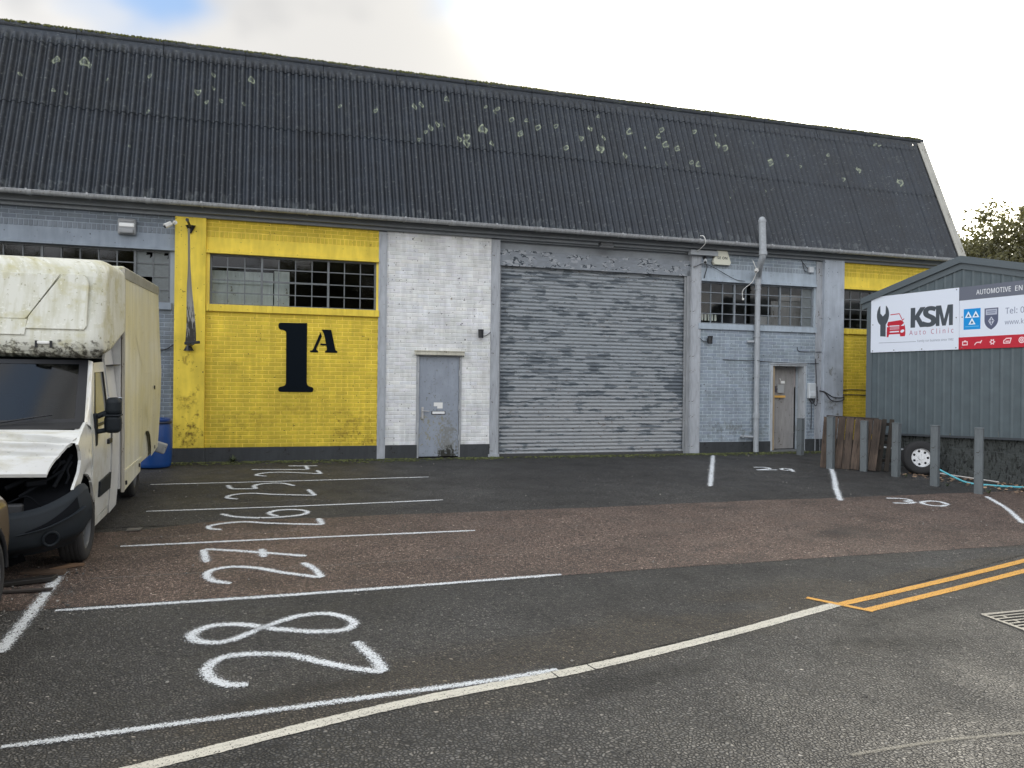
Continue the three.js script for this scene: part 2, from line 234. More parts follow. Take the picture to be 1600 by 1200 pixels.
function sprayed(name, key, w, label, category, digits) { // digits: which strokes make up each digit
  const rb = MARKS[key].map((s, i) => ribbon(s, wob(w, i + 1 + key.length + key.charCodeAt(key.length - 1)), lift0 + i * 0.0008, i * 0.37));
  if (!digits) return mesh_tag(name, rb, label, category);
  const t = thing(name, label, category); let a = 0; for (const n of digits) { mesh('digit', rb.slice(a, a + n), mSpray, t).castShadow = false; a += n; }
}
sprayed('bay_number', 'n24', 0.125, 'sprayed white number 24 on the asphalt, nearest the yellow wall', 'painted number', [3, 2]);
sprayed('bay_number', 'n25', 0.125, 'sprayed white number 25 on dark asphalt, level with the van rear', 'painted number', [3, 2]);
sprayed('bay_number', 'n26', 0.13, 'sprayed white number 26 where dark asphalt meets the red asphalt', 'painted number', [1, 2]);
sprayed('bay_number', 'n27', 0.135, 'sprayed white number with crossed seven, alone on the red asphalt', 'painted number', [3, 2]);
sprayed('bay_number', 'n28', 0.145, 'largest sprayed white number, with a looped eight, nearest the road line', 'painted number', [1, 2]);
sprayed('bay_number', 'n29', 0.13, 'small faint sprayed number in front of the right doorway', 'painted number', [2, 2]);
sprayed('bay_number', 'n30', 0.14, 'sprayed white number 30 on the red asphalt near the posts', 'painted number', [1, 1]);
sprayed('bay_line', 'l24', 0.105, 'thin white sprayed line nearest the warehouse wall, across dark asphalt', 'parking line');
sprayed('bay_line', 'l25', 0.105, 'white sprayed line across dark asphalt just above the red strip', 'parking line');
sprayed('bay_line', 'l26', 0.11, 'white sprayed line across the middle of the red strip', 'parking line');
sprayed('bay_line', 'l27', 0.12, 'white sprayed line along the near edge of the red strip', 'parking line');
sprayed('bay_line', 'l28', 0.105, 'longest white sprayed line, meeting the cream road line', 'parking line');
sprayed('bay_line', 'lL', 0.16, 'thick blurred white stroke beside the brown car, running away from the camera', 'parking line');
sprayed('bay_line', 'l29', 0.15, 'short upright white stroke in front of the shutter right half', 'parking line');
sprayed('bay_line', 'l30', 0.16, 'smeared white stroke running from the board stack to the red strip', 'parking line');
sprayed('bay_line', 'l31', 0.13, 'white sprayed line by the last post, leaving the frame at right', 'parking line');
{
  const t = thing('road_edge_line', 'cream white cracked road edge line running up to the double yellow lines', 'road line');
  for (const [p, o] of [[[[-2.4, 11.66], [-0.58, 11.19], [0.74, 10.82], [1.79, 10.635]], 0], [[[1.80, 10.635], [2.07, 10.58]], 0.2], [[[2.08, 10.575], [2.4, 10.50], [3.4, 10.23], [4.66, 9.84]], 0.4]]) mesh('line_piece', ribbon(p, (s) => 0.098 + 0.03 * N2(s * 14, o * 9 + 3, 5, 3), 0.0085, o), mRoadW, t).castShadow = false;
  const y = thing('double_yellow_lines', 'double yellow no-parking lines starting at the end of the white road line', 'road line');
  for (const [p, w, l, o] of [[[[4.72, 9.84], [6.2, 9.47], [7.75, 9.05], [9.6, 8.50], [12.5, 7.55]], 0.095, 0.0085, 0], [[[4.82, 10.03], [6.2, 9.68], [7.75, 9.26], [9.6, 8.72], [12.5, 7.78]], 0.095, 0.0085, 0.3], [[[4.53, 9.62], [4.84, 10.07]], 0.07, 0.0095, 0.6]]) mesh('yellow_line', ribbon(p, w, l, o), mRoadY, y).castShadow = false;
}
// old worn lines in the bays
const mFaint = M([0.30, 0.28, 0.25], { alphaMap: SPRAY, transparent: true, opacity: 0.4, roughness: 0.9 });
[[6.1, -1.4, 0.5], [7.65, -1.5, 2.4], [4.2, -1.4, 0.8]].forEach(([z, a, b], i) => mesh_tag('worn_line', [ribbon([[a, z], [(a + b) / 2, z + 0.02], [b, z - 0.03]], 0.035, 0.0088, i * 0.3)], ['faint old line on the red strip just behind the white line', 'faint old line through the crossed-seven number', 'faint old line on dark asphalt beside the van front wheel'][i], 'parking line', mFaint));

mesh_tag('worn_line', [ribbon([[2.95, 12.0], [3.55, 12.0], [4.3, 12.07]], 0.05, 0.0088, 0.2)], 'faint pale scuffed line on the road at the lower right corner', 'road line', M([0.42, 0.39, 0.32], { alphaMap: SPRAY, transparent: true, opacity: 0.45, roughness: 0.9 }));
// ---------- drain grate ----------
{
  const t = thing('drain_grate', 'cast iron drain grate set in the road at the right edge', 'drain', [5.98, gy(10.58) + 0.0045, 10.58], 0);
  const iron = M([0.16, 0.155, 0.145], { metalness: 0.5, roughness: 0.45, bumpMap: GRAINB, bumpScale: 0.001 }), dark = M([0.22, 0.21, 0.19], { map: WORN, roughness: 0.9 });
  const w = 0.62, d = 0.46, f = 0.035; t.rotation.x = 0.035;
  mesh('grate_frame', [bx(-w / 2, w / 2, 0, 0.009, -d / 2, -d / 2 + f), bx(-w / 2, w / 2, 0, 0.009, d / 2 - f, d / 2), bx(-w / 2, -w / 2 + f, 0, 0.009, -d / 2 + f, d / 2 - f), bx(w / 2 - f, w / 2, 0, 0.009, -d / 2 + f, d / 2 - f)], iron, t);
  mesh('gully_pot', [bx(-w / 2, -w / 2 + f, -0.5, -0.001, -d / 2, d / 2), bx(w / 2 - f, w / 2, -0.5, -0.001, -d / 2, d / 2), bx(-w / 2 + f, w / 2 - f, -0.5, -0.001, -d / 2, -d / 2 + f), bx(-w / 2 + f, w / 2 - f, -0.5, -0.001, d / 2 - f, d / 2), bx(-w / 2 + f, w / 2 - f, -0.5, -0.45, -d / 2 + f, d / 2 - f)], dark, t);
  for (let i = 0; i < 7; i++) { const z = -d / 2 + f + 0.03 + i * 0.056; mesh('grate_bar', [bx(-w / 2 + f, w / 2 - f, -0.025, 0.008, z, z + 0.02), ...(i < 6 ? [bx(-0.17 + (i % 2) * 0.16, -0.14 + (i % 2) * 0.16, -0.02, 0.007, z + 0.02, z + 0.056), bx(0.15 + (i % 2) * 0.06, 0.18 + (i % 2) * 0.06, -0.02, 0.007, z + 0.02, z + 0.056)] : [])], iron, t); }
}
// ================= WAREHOUSE =================
const WH = thing('warehouse', 'long brick warehouse with dark corrugated roof, yellow, white and grey bays', 'warehouse');
const XL = -8, XR = 16.33, YE = 4.70, ZE = 0.30, YR = 8.0, ZR = -1.10;
const C_Y = [0.94, 0.71, 0.075], C_G = [0.395, 0.455, 0.515], C_W = [0.86, 0.87, 0.87], C_D = [0.045, 0.05, 0.055];
function wallTex(seed, moulds, pits = 0.5) { // multiplicative weathering of a painted bay, uv = (x - x0)/5, y/5
  return tex(1024, 1024, (u, v) => {
    let k = 0.90 + 0.16 * (fbm(u, v, 20, 20, 5, seed) - 0.5) + 0.12 * (fbm(u, v, 90, 12, 3, seed + 3) - 0.5); let c = [k, k, k];
    const x = u * 5, y = v * 5;
    for (const [mx, my, rx, ry, s] of moulds) { const d = Math.hypot((x - mx) / rx, (y - my) / ry), n = fbm(u, v, 60, 60, 5, seed + 7, 0.65); const a = clamp((n - 0.34 - 0.26 * d) * 3.2) * clamp((1.25 - d) * 3) * (0.35 + 0.65 * clamp((fbm(u, v, 220, 220, 2, seed + 8) - 0.35) * 4)); if (a > 0) c = mix3(c, [0.40, 0.36, 0.27], a * s); }
    const sp = fbm(u, v, 140, 140, 2, seed + 11); if (sp > 0.87 + 0.03 * (1 - pits)) c = mul3(c, 0.45); return c;
  });
}
const paintM = (col, map, o = {}) => M(col, { map, vertexColors: true, roughness: 0.72, bumpMap: GRAINB, bumpScale: 0.003, ...o });
const mulc = (c, k) => c.map((v) => v * k);
const TY = wallTex(101, [[2.75, 0.62, 0.55, 0.42, 0.5], [0.6, 0.75, 0.6, 0.3, 0.22], [1.7, 0.9, 0.9, 0.35, 0.2], [2.9, 0.35, 0.4, 0.2, 0.6]]);
const TG = wallTex(151, [[1.0, 0.5, 1.2, 0.35, 0.35], [2.6, 0.45, 0.4, 0.3, 0.6]]);
const TP = wallTex(171, [[0.27, 0.55, 0.28, 0.42, 1.0], [0.25, 1.15, 0.3, 0.3, 0.5], [0.22, 1.85, 0.10, 0.22, 0.55], [0.32, 1.8, 0.06, 0.25, 0.5]]);
const TWH = wallTex(131, [[1.3, 3.2, 0.03, 0.04, 1]], 1);

function brickGeo(w, h, d, ox, oy, x0, k) { // chamfered brick, uv shared with its bay
  const c = 0.004, a = w / 2, b = h / 2, P = [[-a, -b, 0], [a, -b, 0], [a, b, 0], [-a, b, 0], [-a + c, -b + c, d], [a - c, -b + c, d], [a - c, b - c, d], [-a + c, b - c, d]];
  const F = [[4, 5, 6], [4, 6, 7], [0, 1, 5], [0, 5, 4], [1, 2, 6], [1, 6, 5], [2, 3, 7], [2, 7, 6], [3, 0, 4], [3, 4, 7]], pos = [], uv = [], col = [];
  for (const f of F) for (const i of f) { pos.push(...P[i]); uv.push((ox + P[i][0] - x0) / 5, (oy + P[i][1]) / 5); col.push(k[0], k[1], k[2]); }
  const g = new THREE.BufferGeometry(); g.setAttribute('position', new THREE.Float32BufferAttribute(pos, 3)); g.setAttribute('uv', new THREE.Float32BufferAttribute(uv, 2)); g.setAttribute('color', new THREE.Float32BufferAttribute(col, 3)); g.computeVertexNormals(); return g;
}
let brickBudget = 300;
function brickBay(name, x0, x1, regions, holes, mat, mortar, solids, opt = {}) {
  const w = mesh(name, solids.map((s) => { const g = bx(...s, -0.3, 0); uvWorld(g, 0.2, -x0 / 5, 0); return paintVerts(g, () => mortar); }), mat, WH);
  const list = [];
  for (const [y0, y1, kind] of regions) {
    if (kind === 'soldier') { for (let x = x0 + 0.005; x < x1 - 0.03; x += 0.0755) list.push([x + 0.0325, (y0 + y1) / 2, Math.min(0.063, x1 - x), y1 - y0 - 0.012, 1]); continue; }
    const n = Math.round((y1 - y0) / 0.075), ch = (y1 - y0) / n;
    for (let r = 0; r < n; r++) {
      const y = y0 + r * ch, cut = (opt.off || 0) + (r % 2 ? 0.1125 : 0);
      for (let x = x0 - 0.225 + cut; x < x1; x += 0.225) {
        let spans = [[Math.max(x, x0), Math.min(x + 0.211, x1)]];
        for (const [a, b, c, d] of holes) if (y + ch > c + 0.01 && y < d - 0.01) spans = spans.flatMap(([s, e]) => e <= a || s >= b ? [[s, e]] : [[s, Math.min(e, a)], [Math.max(s, b), e]]);
        for (const [s, e] of spans) if (e - s > 0.03) list.push([(s + e) / 2, y + ch / 2, e - s, ch - 0.0135, 0]);
      }
    }
  }
  const rest = [];
  const near = opt.parts ? list.map((b) => Math.hypot(b[0] - 0.3, b[1] - 1.5)).sort((a, b) => a - b)[Math.min(299, list.length - 1)] : -1;
  for (const [x, y, bw, bh, sol] of list) {
    const k = (sol ? 0.86 : 0.93) + 0.14 * (R() - 0.5), t = [k * (1 + 0.03 * (R() - 0.5)), k, k * (1 + 0.08 * (R() - 0.5))].map((v, i) => v * (opt.tint ? opt.tint[i] : 1)), d = 0.004 + 0.003 * R();
    const g = brickGeo(bw, bh, d, x, y, x0, t);
    if (opt.parts && brickBudget > 0 && Math.hypot(x - 0.3, y - 1.5) <= near) { brickBudget--; const m = mesh('brick', g, mat, w); m.position.set(x, y, 0); m.rotation.z = (R() - 0.5) * 0.008; }
    else rest.push(g.rotateZ((R() - 0.5) * 0.008).translate(x, y, 0));
  }
  if (rest.length) stuff(mesh('bricks', rest, mat, w)); return w;
}
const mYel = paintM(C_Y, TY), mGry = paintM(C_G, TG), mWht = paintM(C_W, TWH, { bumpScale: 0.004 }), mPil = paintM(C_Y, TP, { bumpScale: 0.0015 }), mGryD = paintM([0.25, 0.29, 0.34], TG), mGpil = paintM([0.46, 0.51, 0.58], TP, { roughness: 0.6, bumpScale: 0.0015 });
const WT = 3.845, WB = 2.90, TOP = 4.62;
// yellow bay, white bay, grey bays, far yellow bay
brickBay('yellow_wall', -1.12, 2.03, [[0.26, 2.77, ''], [4.26, 4.485, '']], [[-1.06, 1.99, WB - 0.13, 4.14]], mYel, [1.08, 1.08, 1.5], [[-1.12, 2.03, 0, WB], [-1.12, 2.03, WT, TOP], [-1.12, -1.06, WB, WT], [1.99, 2.03, WB, WT]], { parts: 1, tint: [0.86, 0.85, 0.62] });
brickBay('white_wall', 2.19, 4.32, [[0.26, 4.46, '']], [[2.80, 3.72, 0, 2.14]], mWht, [0.99, 0.99, 0.98], [[2.19, 2.82, 0, TOP], [3.70, 4.32, 0, TOP], [2.82, 3.70, 2.06, TOP]], { off: 0.06 });
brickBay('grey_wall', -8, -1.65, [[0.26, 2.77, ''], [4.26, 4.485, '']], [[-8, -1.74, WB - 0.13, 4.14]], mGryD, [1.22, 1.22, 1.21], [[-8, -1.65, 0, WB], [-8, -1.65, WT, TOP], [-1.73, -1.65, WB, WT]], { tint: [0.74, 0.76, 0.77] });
brickBay('grey_wall', 9.17, 12.23, [[0.26, 2.77, ''], [4.26, 4.485, '']], [[9.17, 12.2, WB - 0.13, 4.14], [10.99, 12.02, 0, 2.07]], mGry, [1.22, 1.22, 1.21], [[9.17, 11.07, 0, WB], [11.93, 12.23, 0, WB], [11.07, 11.93, 2.0, WB], [9.17, 12.23, WT, TOP], [12.20, 12.23, WB, WT]], { tint: [0.84, 0.86, 0.88], off: 0.1 });
brickBay('yellow_wall', 12.95, 16.33, [[0.26, 2.77, ''], [4.26, 4.485, '']], [[12.98, 16.2, WB - 0.13, 4.14]], mYel, [1.08, 1.08, 1.5], [[12.95, 16.33, 0, WB], [12.95, 16.33, WT, TOP], [12.95, 12.98, WB, WT], [15.98, 16.33, WB, WT]], { tint: [0.86, 0.85, 0.62] });
{ // soldier courses, lintels, sills
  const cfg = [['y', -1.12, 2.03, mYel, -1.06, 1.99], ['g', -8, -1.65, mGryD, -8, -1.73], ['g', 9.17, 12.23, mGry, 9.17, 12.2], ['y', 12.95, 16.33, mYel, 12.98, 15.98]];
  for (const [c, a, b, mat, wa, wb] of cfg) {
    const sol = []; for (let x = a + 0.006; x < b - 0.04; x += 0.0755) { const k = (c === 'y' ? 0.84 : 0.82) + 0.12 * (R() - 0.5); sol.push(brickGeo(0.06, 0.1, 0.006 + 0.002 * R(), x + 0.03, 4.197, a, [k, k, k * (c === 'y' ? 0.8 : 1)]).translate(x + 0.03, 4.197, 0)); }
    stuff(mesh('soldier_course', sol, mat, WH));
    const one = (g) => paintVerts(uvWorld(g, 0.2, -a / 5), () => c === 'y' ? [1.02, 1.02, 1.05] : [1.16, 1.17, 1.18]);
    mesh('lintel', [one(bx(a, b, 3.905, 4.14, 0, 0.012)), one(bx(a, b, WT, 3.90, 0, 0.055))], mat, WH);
    mesh('window_sill', one(bx(wa - 0.05, wb + 0.03, WB - 0.125, WB, -0.1, 0.05)), mat, WH);
    if (c === 'y') { const g = []; for (let x = wa - 0.04; x < wb; x += 0.105) { const k = 0.95 + 0.12 * R(); g.push(paintVerts(uvWorld(bx(x, x + 0.097, WB - 0.120, WB + 0.006, 0.0, 0.058), 0.2), () => [k, k, k])); } stuff(mesh('sill_bricks', g, mat, WH)); }
  }
}
// plinth
const mPlinth = M(C_D, { map: WORN, roughness: 0.7, bumpMap: GRAINB, bumpScale: 0.004 });
mesh('plinth', [bx(-8, -1.65, 0, 0.26, 0, 0.028), bx(-1.12, 2.03, 0, 0.262, 0, 0.028), bx(2.19, 2.82, 0, 0.265, 0, 0.028), bx(3.70, 4.32, 0, 0.265, 0, 0.028), bx(9.17, 11.02, 0, 0.25, 0, 0.028), bx(11.97, 12.39, 0, 0.29, 0, 0.03), bx(12.95, 16.33, 0, 0.26, 0, 0.028), bx(-1.66, -1.11, 0, 0.26, 0, 0.085), bx(12.38, 12.96, 0, 0.29, 0, 0.125)], mPlinth, WH);
// pilasters and stanchions
{
  const P = (x0, x1, y0, y1, z1, mat, k) => mesh('pilaster', paintVerts(uvWorld(rbx(x1 - x0, y1 - y0, z1 + 0.1, 0.012).translate((x0 + x1) / 2, (y0 + y1) / 2, (z1 - 0.1) / 2), 0.2, -x0 / 5, 0), () => k), mat, WH);
  P(-1.65, -1.12, 0.26, 4.47, 0.075, mPil, [1, 1, 1]); P(12.39, 12.95, 0.29, 4.49, 0.115, mGpil, [1, 1, 1]);
  const mStan = M([0.44, 0.465, 0.50], { map: WORN, roughness: 0.55, bumpMap: GRAINB, bumpScale: 0.002 });
  const st = (a, b, y1 = 4.45) => mesh('stanchion', [bx(a, b, 0, y1, -0.28, 0.02), bx(a, a + 0.022, 0, y1, 0.02, 0.032), bx(b - 0.022, b, 0, y1, 0.02, 0.032)], mStan, WH);
  st(2.03, 2.19); st(4.32, 4.50); st(8.93, 9.17); st(12.23, 12.39);
  mesh('base_plate', bx(4.29, 4.52, 0, 0.06, 0.02, 0.06), mStan, WH);
  mesh('wall_plate', [bx(XL, XR, 4.535, 4.66, -0.1, 0.17), bx(XL, XR, 4.47, 4.535, -0.1, 0.075)], M([0.23, 0.25, 0.27], { map: GRAIN, roughness: 0.7 }), WH);
  mesh('cap_block', bx(8.84, 9.52, 4.40, 4.50, 0.02, 0.14), M([0.42, 0.45, 0.48], { map: GRAIN }), WH);
  // gables, back and shell
  const dk = M([0.035, 0.035, 0.035], { roughness: 0.95 });
  const gab = new THREE.Shape([[0.0, 0], [12, 0], [12, 4.6], [10.6, 7.85], [1.05, 7.85], [-0.0, 4.7]].map(([x, y]) => new THREE.Vector2(x, y)));
  const gabG = (x) => new THREE.ExtrudeGeometry(gab, { depth: 0.3, bevelEnabled: false }).rotateY(Math.PI / 2).translate(x, 0, 0);
  mesh('gable_wall', [gabG(XR - 0.32), gabG(XL)], M([0.45, 0.42, 0.36], { map: GRAIN }), WH);
  mesh('back_wall', bx(XL + 0.31, XR - 0.33, 0, 4.6, -12, -11.7), dk, WH);
  mesh('roof_deck', [bx(XL + 0.31, XR - 0.33, 7.75, 7.86, -10.7, -1.2), (() => { const g = bx(XL + 0.31, XR - 0.33, -1.75, 1.75, -0.03, 0.03); g.rotateX(0.41); return g.translate(0, 6.2, -11.3); })()], dk, WH);
  mesh('interior_floor', bx(XL + 0.31, XR - 0.33, 0.002, 0.03, -11.6, -0.31), dk, WH);
}
// ---------- roof ----------
const SL = Math.hypot(YR - YE, ZR - ZE), DY = (YR - YE) / SL, DZ = (ZR - ZE) / SL; // along slope; normal = (0,-DZ,DY)
const UM = (12.05 * 1.022) / (XR - XL + 0.1), roofTex = (ua, ub) => tex(2048, 768, (uu, v) => {
  const u = lerp(ua, ub, uu), x = XL + u * (XR - XL + 0.1), st = fbm(u, v, 700, 3, 3, 201), b = fbm(u, v, 60, 14, 5, 203, 0.6); let k = 0.82 + 0.14 * (st - 0.5) + 0.30 * (b - 0.5);
  let c = mul3(hex3(0x262d36), k * 1.05); const sh = h2(Math.floor((x + 20) / 1.022), v > 0.52 ? 1 : 0, 9); c = mul3(c, 0.92 + 0.16 * sh);
  const up = fbm(u, v, 300, 40, 4, 207, 0.65); if (v > 0.5) c = mix3(c, hex3(0x6a6a5c), clamp((up - 0.6) * 4) * 0.3);
  const sp = fbm(u, v, 900, 220, 2, 211); if (sp > 0.80) c = mix3(c, hex3(0x8a8d84), 0.55); if (sp < 0.17) c = mix3(c, hex3(0x14150f), 0.6);
  if (v < 0.06) { const e = fbm(u, v, 500, 30, 3, 215); if (e > 0.62) c = mix3(c, hex3(0x6e716f), 0.4); }
  for (const [lx, lt, s] of LICHENS) {
    const dx = x - lx, dy = (v - lt) * SL; if (Math.abs(dx) > 0.3 || Math.abs(dy) > 0.3) continue;
    const r = 0.037 * s * (1 + 0.5 * (fbm(u, v, 260, 40, 3, 217) - 0.5)), d = Math.hypot(dx, dy * 0.9) / r;
    if (d < 1) { const ring = d > 0.6 ? 0.85 : d > 0.3 ? 0.3 : 0.1 + 0.5 * h2(lx * 100 | 0, 3, 2), n = fbm(u, v, 800, 160, 3, 219); c = mix3(c, mix3(hex3(0x7f876f), hex3(0xabb398), n), clamp(ring * (0.45 + n))); }
  }
  return c;
});
const mRoof = new THREE.MeshPhysicalMaterial({ specularIntensity: 0.85, map: roofTex(0, UM), roughness: 0.4, bumpMap: rep(GRAINB, 15, 8), bumpScale: 0.004 }); const mRoof2 = mRoof.clone(); mRoof2.map = roofTex(UM, 1);
const ru = (x, x0) => { const u = (x - XL) / (XR - XL + 0.1); return x0 < XL + 11.5 * 1.022 ? u / UM : (u - UM) / (1 - UM); };
function roofSheet(x0, w, t0, t1, lift) {
  const n = Math.round(w / 0.146 * 12), lip = 0.010;
  const P = (x, t, o) => { const a = 0.03 * Math.cos((x - XL) / 0.146 * 2 * Math.PI) + o; return [x, YE + DY * t - DZ * a, ZE + DZ * t + DY * a]; };
  const top = surf((u, v) => P(x0 + u * w, lerp(t0, t1, v), lift), n, 3); const p = top.attributes.position, uv = top.attributes.uv;
  for (let i = 0; i < p.count; i++) uv.setXY(i, ru(p.getX(i), x0), lerp(t0, t1, uv.getY(i)) / SL);
  const edge = surf((u, v) => P(x0 + u * w, t0, lift - lip * (1 - v)), n, 1); const ue = edge.attributes.uv; for (let i = 0; i < ue.count; i++) ue.setXY(i, ru(edge.attributes.position.getX(i), x0), 0.02);
  return merge([top, edge]);
}
{
  const rf = mesh('roof', [(() => { const g = bx(XL + 0.31, XR - 0.36, 0.06, SL - 0.03, -0.11, -0.05); const a = Math.atan2(-DZ, DY); g.rotateX(-a); return g.translate(0, YE, ZE); })()], M([0.05, 0.05, 0.05]), WH);
  for (let i = 0, x = XL; x < XR - 0.2; i++, x += 1.022) for (const [a, b, l] of [[-0.05, 1.95, 0], [1.83, SL - 0.30, 0.011]]) mesh('roof_sheet', roofSheet(x, Math.min(1.06, XR - 0.04 - x), a, b, l + (i % 2) * 0.004), i < 12 ? mRoof : mRoof2, rf);
  // ridge pieces with scalloped apron and mossy roll
  for (let i = 0, x = XL; x < XR - 0.1; i++, x += 1.5) {
    const w = Math.min(1.49, XR + 0.03 - x), n = Math.round(w / 0.146 * 12), o = 0.022 + (i % 2) * 0.003;
    const P = (x, t, a) => [x, YE + DY * t - DZ * a, ZE + DZ * t + DY * a];
    const ap = surf((u, v) => { const xx = x + u * w, wv = 0.03 * Math.cos((xx - XL) / 0.146 * 2 * Math.PI), t = SL - 0.345; return P(xx, lerp(t, SL - 0.05, v), lerp(wv + o, 0.036, sstep(0.15, 0.75, v))); }, n, 6); const ue = ap.attributes.uv; for (let k = 0; k < ue.count; k++) ue.setXY(k, (ap.attributes.position.getX(k) - XL) / (XR - XL), 0.84 + ue.getY(k) * 0.14);
    const lp = surf((u, v) => { const xx = x + u * w, wv = 0.03 * Math.cos((xx - XL) / 0.146 * 2 * Math.PI); return P(xx, SL - 0.345, wv + o - 0.012 * (1 - v)); }, n, 1);
    const roll = cyl(0.075, 0.075, w + 0.03, 20).rotateZ(Math.PI / 2).translate(x + w / 2, YR + 0.0, ZR - 0.0);
    const col = i < XR - 1 ? cyl(0.082, 0.082, 0.07, 20).rotateZ(Math.PI / 2).translate(x + 0.035, YR, ZR) : null;
    mesh('ridge_cap', [ap, lp, roll, col], mRoof, rf);
  }
  mesh('barge_board', [(() => { const g = bx(XR - 0.06, XR + 0.05, -0.1, SL + 0.02, -0.12, 0.055); const a = Math.atan2(-DZ, DY); g.rotateX(-a); return g.translate(0, YE, ZE); })(), (() => { const g = bx(XR - 0.17, XR - 0.06, -0.1, SL - 0.1, 0.03, 0.05); const a = Math.atan2(-DZ, DY); g.rotateX(-a); return g.translate(0, YE, ZE); })()], M([0.48, 0.47, 0.42], { map: WORN }), rf);
}
{ // moss along the ridge: tiny clumps
  const q = rng(5), g = new THREE.IcosahedronGeometry(1, 0), m = new THREE.InstancedMesh(g, M([0.10, 0.105, 0.035], { roughness: 1 }), 5200), o = new THREE.Object3D(), col = new THREE.Color();
  for (let i = 0; i < 5200; i++) { const x = XL + q() * (XR - XL), a = (q() - 0.35) * 1.8, s = 0.006 + 0.016 * q() * (0.4 + N2(x * 2, 1, 3)); o.position.set(x, YR + 0.073 * Math.cos(a), ZR + 0.073 * Math.sin(a)); o.scale.set(s * 1.6, s * (0.5 + q()), s); o.rotation.set(q() * 6, q() * 6, q() * 6); o.updateMatrix(); m.setMatrixAt(i, o.matrix); const k = 0.6 + 0.8 * q(); col.setRGB(k, k, k * 0.9); m.setColorAt(i, col); }
  m.name = 'ridge_moss'; m.castShadow = m.receiveShadow = true; WH.getObjectByName('roof').add(m); stuff(m);
}
{ // gutter
  const pts = []; for (let i = 0; i <= 12; i++) { const a = Math.PI + i / 12 * Math.PI; pts.push([Math.cos(a) * 0.062, Math.sin(a) * 0.062]); }
  const mG = M([0.44, 0.455, 0.47], { map: rep(WORN, 3, 1), roughness: 0.5 }), gz = 0.37, gyy = 4.675;
  const half = (x0, x1, r) => { const g = surf((u, v) => { const a = Math.PI + v * Math.PI; return [lerp(x0, x1, u), gyy + Math.sin(a) * r, gz + Math.cos(a) * r]; }, 2, 14, [(x1 - x0), 0.2]); return g; };
  const gut = mesh('gutter', [half(XL, XR - 0.02, 0.068), half(XL, XR - 0.02, 0.062)].concat([bar([XL, gyy, gz + 0.067], [XR - 0.02, gyy, gz + 0.067], 0.007, 6)]), mG, WH);
  for (let i = 0, x = -7.6; x < 16; i++, x += 0.915) { const joint = i % 2 === 0; mesh(joint ? 'gutter_joint' : 'gutter_bracket', [half(x, x + (joint ? 0.11 : 0.035), joint ? 0.076 : 0.073), bx(x, x + 0.03, gyy - 0.02, gyy + 0.02, gz + 0.06, gz + 0.082), bx(x, x + 0.03, gyy - 0.05, gyy - 0.01, 0.17, gz - 0.06)], mG, gut); }
}
// ---------- windows ----------
const mFrameD = M([0.16, 0.175, 0.185], { map: WORN, roughness: 0.6 }), mFrameG = M([0.24, 0.27, 0.30], { map: WORN, roughness: 0.6 });
const mGlass = new THREE.MeshPhysicalMaterial({ color: 0xdfe6e6, roughness: 0.05, transmission: 1, thickness: 0, ior: 1.5 });
const mGlassD = new THREE.MeshPhysicalMaterial({ color: 0x97a0a2, roughness: 0.55, transmission: 0.55, thickness: 0, map: GRAIN });
function windowUnit(x0, x1, cols, opens, matF, dirty, opt = {}) {
  const y0 = WB, y1 = WT, z = -0.075, w = mesh('window_frame', (() => {
    const L = [bx(x0, x0 + 0.035, y0, y1, z - 0.03, z + 0.03), bx(x1 - 0.035, x1, y0, y1, z - 0.03, z + 0.03), bx(x0 + 0.035, x1 - 0.035, y1 - 0.035, y1, z - 0.03, z + 0.03), bx(x0 + 0.035, x1 - 0.035, y0, y0 + 0.03, z - 0.03, z + 0.03)];
    const cw = (x1 - x0) / cols, rh = (y1 - y0) / 4;
    for (let i = 1; i < cols; i++) { const t = opens.includes(i) ? 0.02 : 0.0095, x = x0 + i * cw; L.push(bx(x - t, x + t, y0 + 0.03, y1 - 0.035, z - 0.02, z + (t > 0.01 ? 0.032 : 0.016))); }
    for (let j = 1; j < 4; j++) { const y = y0 + j * rh; for (let i = 0; i < cols; i++) { const a = x0 + i * cw + (i ? (opens.includes(i) ? 0.02 : 0.0095) : 0.035), b = x0 + (i + 1) * cw - (i < cols - 1 ? (opens.includes(i + 1) ? 0.02 : 0.0095) : 0.035), th = opt.cas && opt.cas[0] <= i && i < opt.cas[1] && j === 2 ? 0.017 : 0.0095; L.push(bx(a, b, y - th, y + th, z - 0.02, z + 0.014)); } }
    return L;
  })(), matF, WH);
  const cw = (x1 - x0) / cols, rh = (y1 - y0) / 4, pg = new THREE.PlaneGeometry(cw - 0.014, rh - 0.014), shards = new THREE.Shape([[-0.14, -0.105], [0.14, -0.105], [0.14, 0.02], [0.09, -0.03], [0.1, 0.04], [0.03, 0.03], [0.05, 0.105], [-0.14, 0.105]].map(([a, b]) => new THREE.Vector2(a, b)));
  for (let i = 0; i < cols; i++) for (let j = 0; j < 4; j++) {
    const s = opt.broken && opt.broken.find((b) => b[0] === i && b[1] === j); if (s && s[2] === 0) continue;
    const m = mesh('pane', s ? new THREE.ShapeGeometry(shards) : pg, dirty(i, j) ? mGlassD : mGlass, w, s ? 'broken glass pane with a jagged hole' : undefined);
    m.position.set(x0 + (i + 0.5) * cw, y0 + (j + 0.5) * rh, z - 0.002); m.rotation.set(rr(-0.006, 0.006), rr(-0.006, 0.006), 0);
  }
  return w;
}
windowUnit(-1.06, 1.99, 10, [3, 7], mFrameD, () => false, { cas: [3, 7] });
windowUnit(-7.34, -1.73, 19, [6, 12, 17], mFrameD, (i, j) => i >= 17 && (i === 18 || j > 1), { broken: [[17, 3, 1], [18, 3, 1], [17, 1, 0]] });
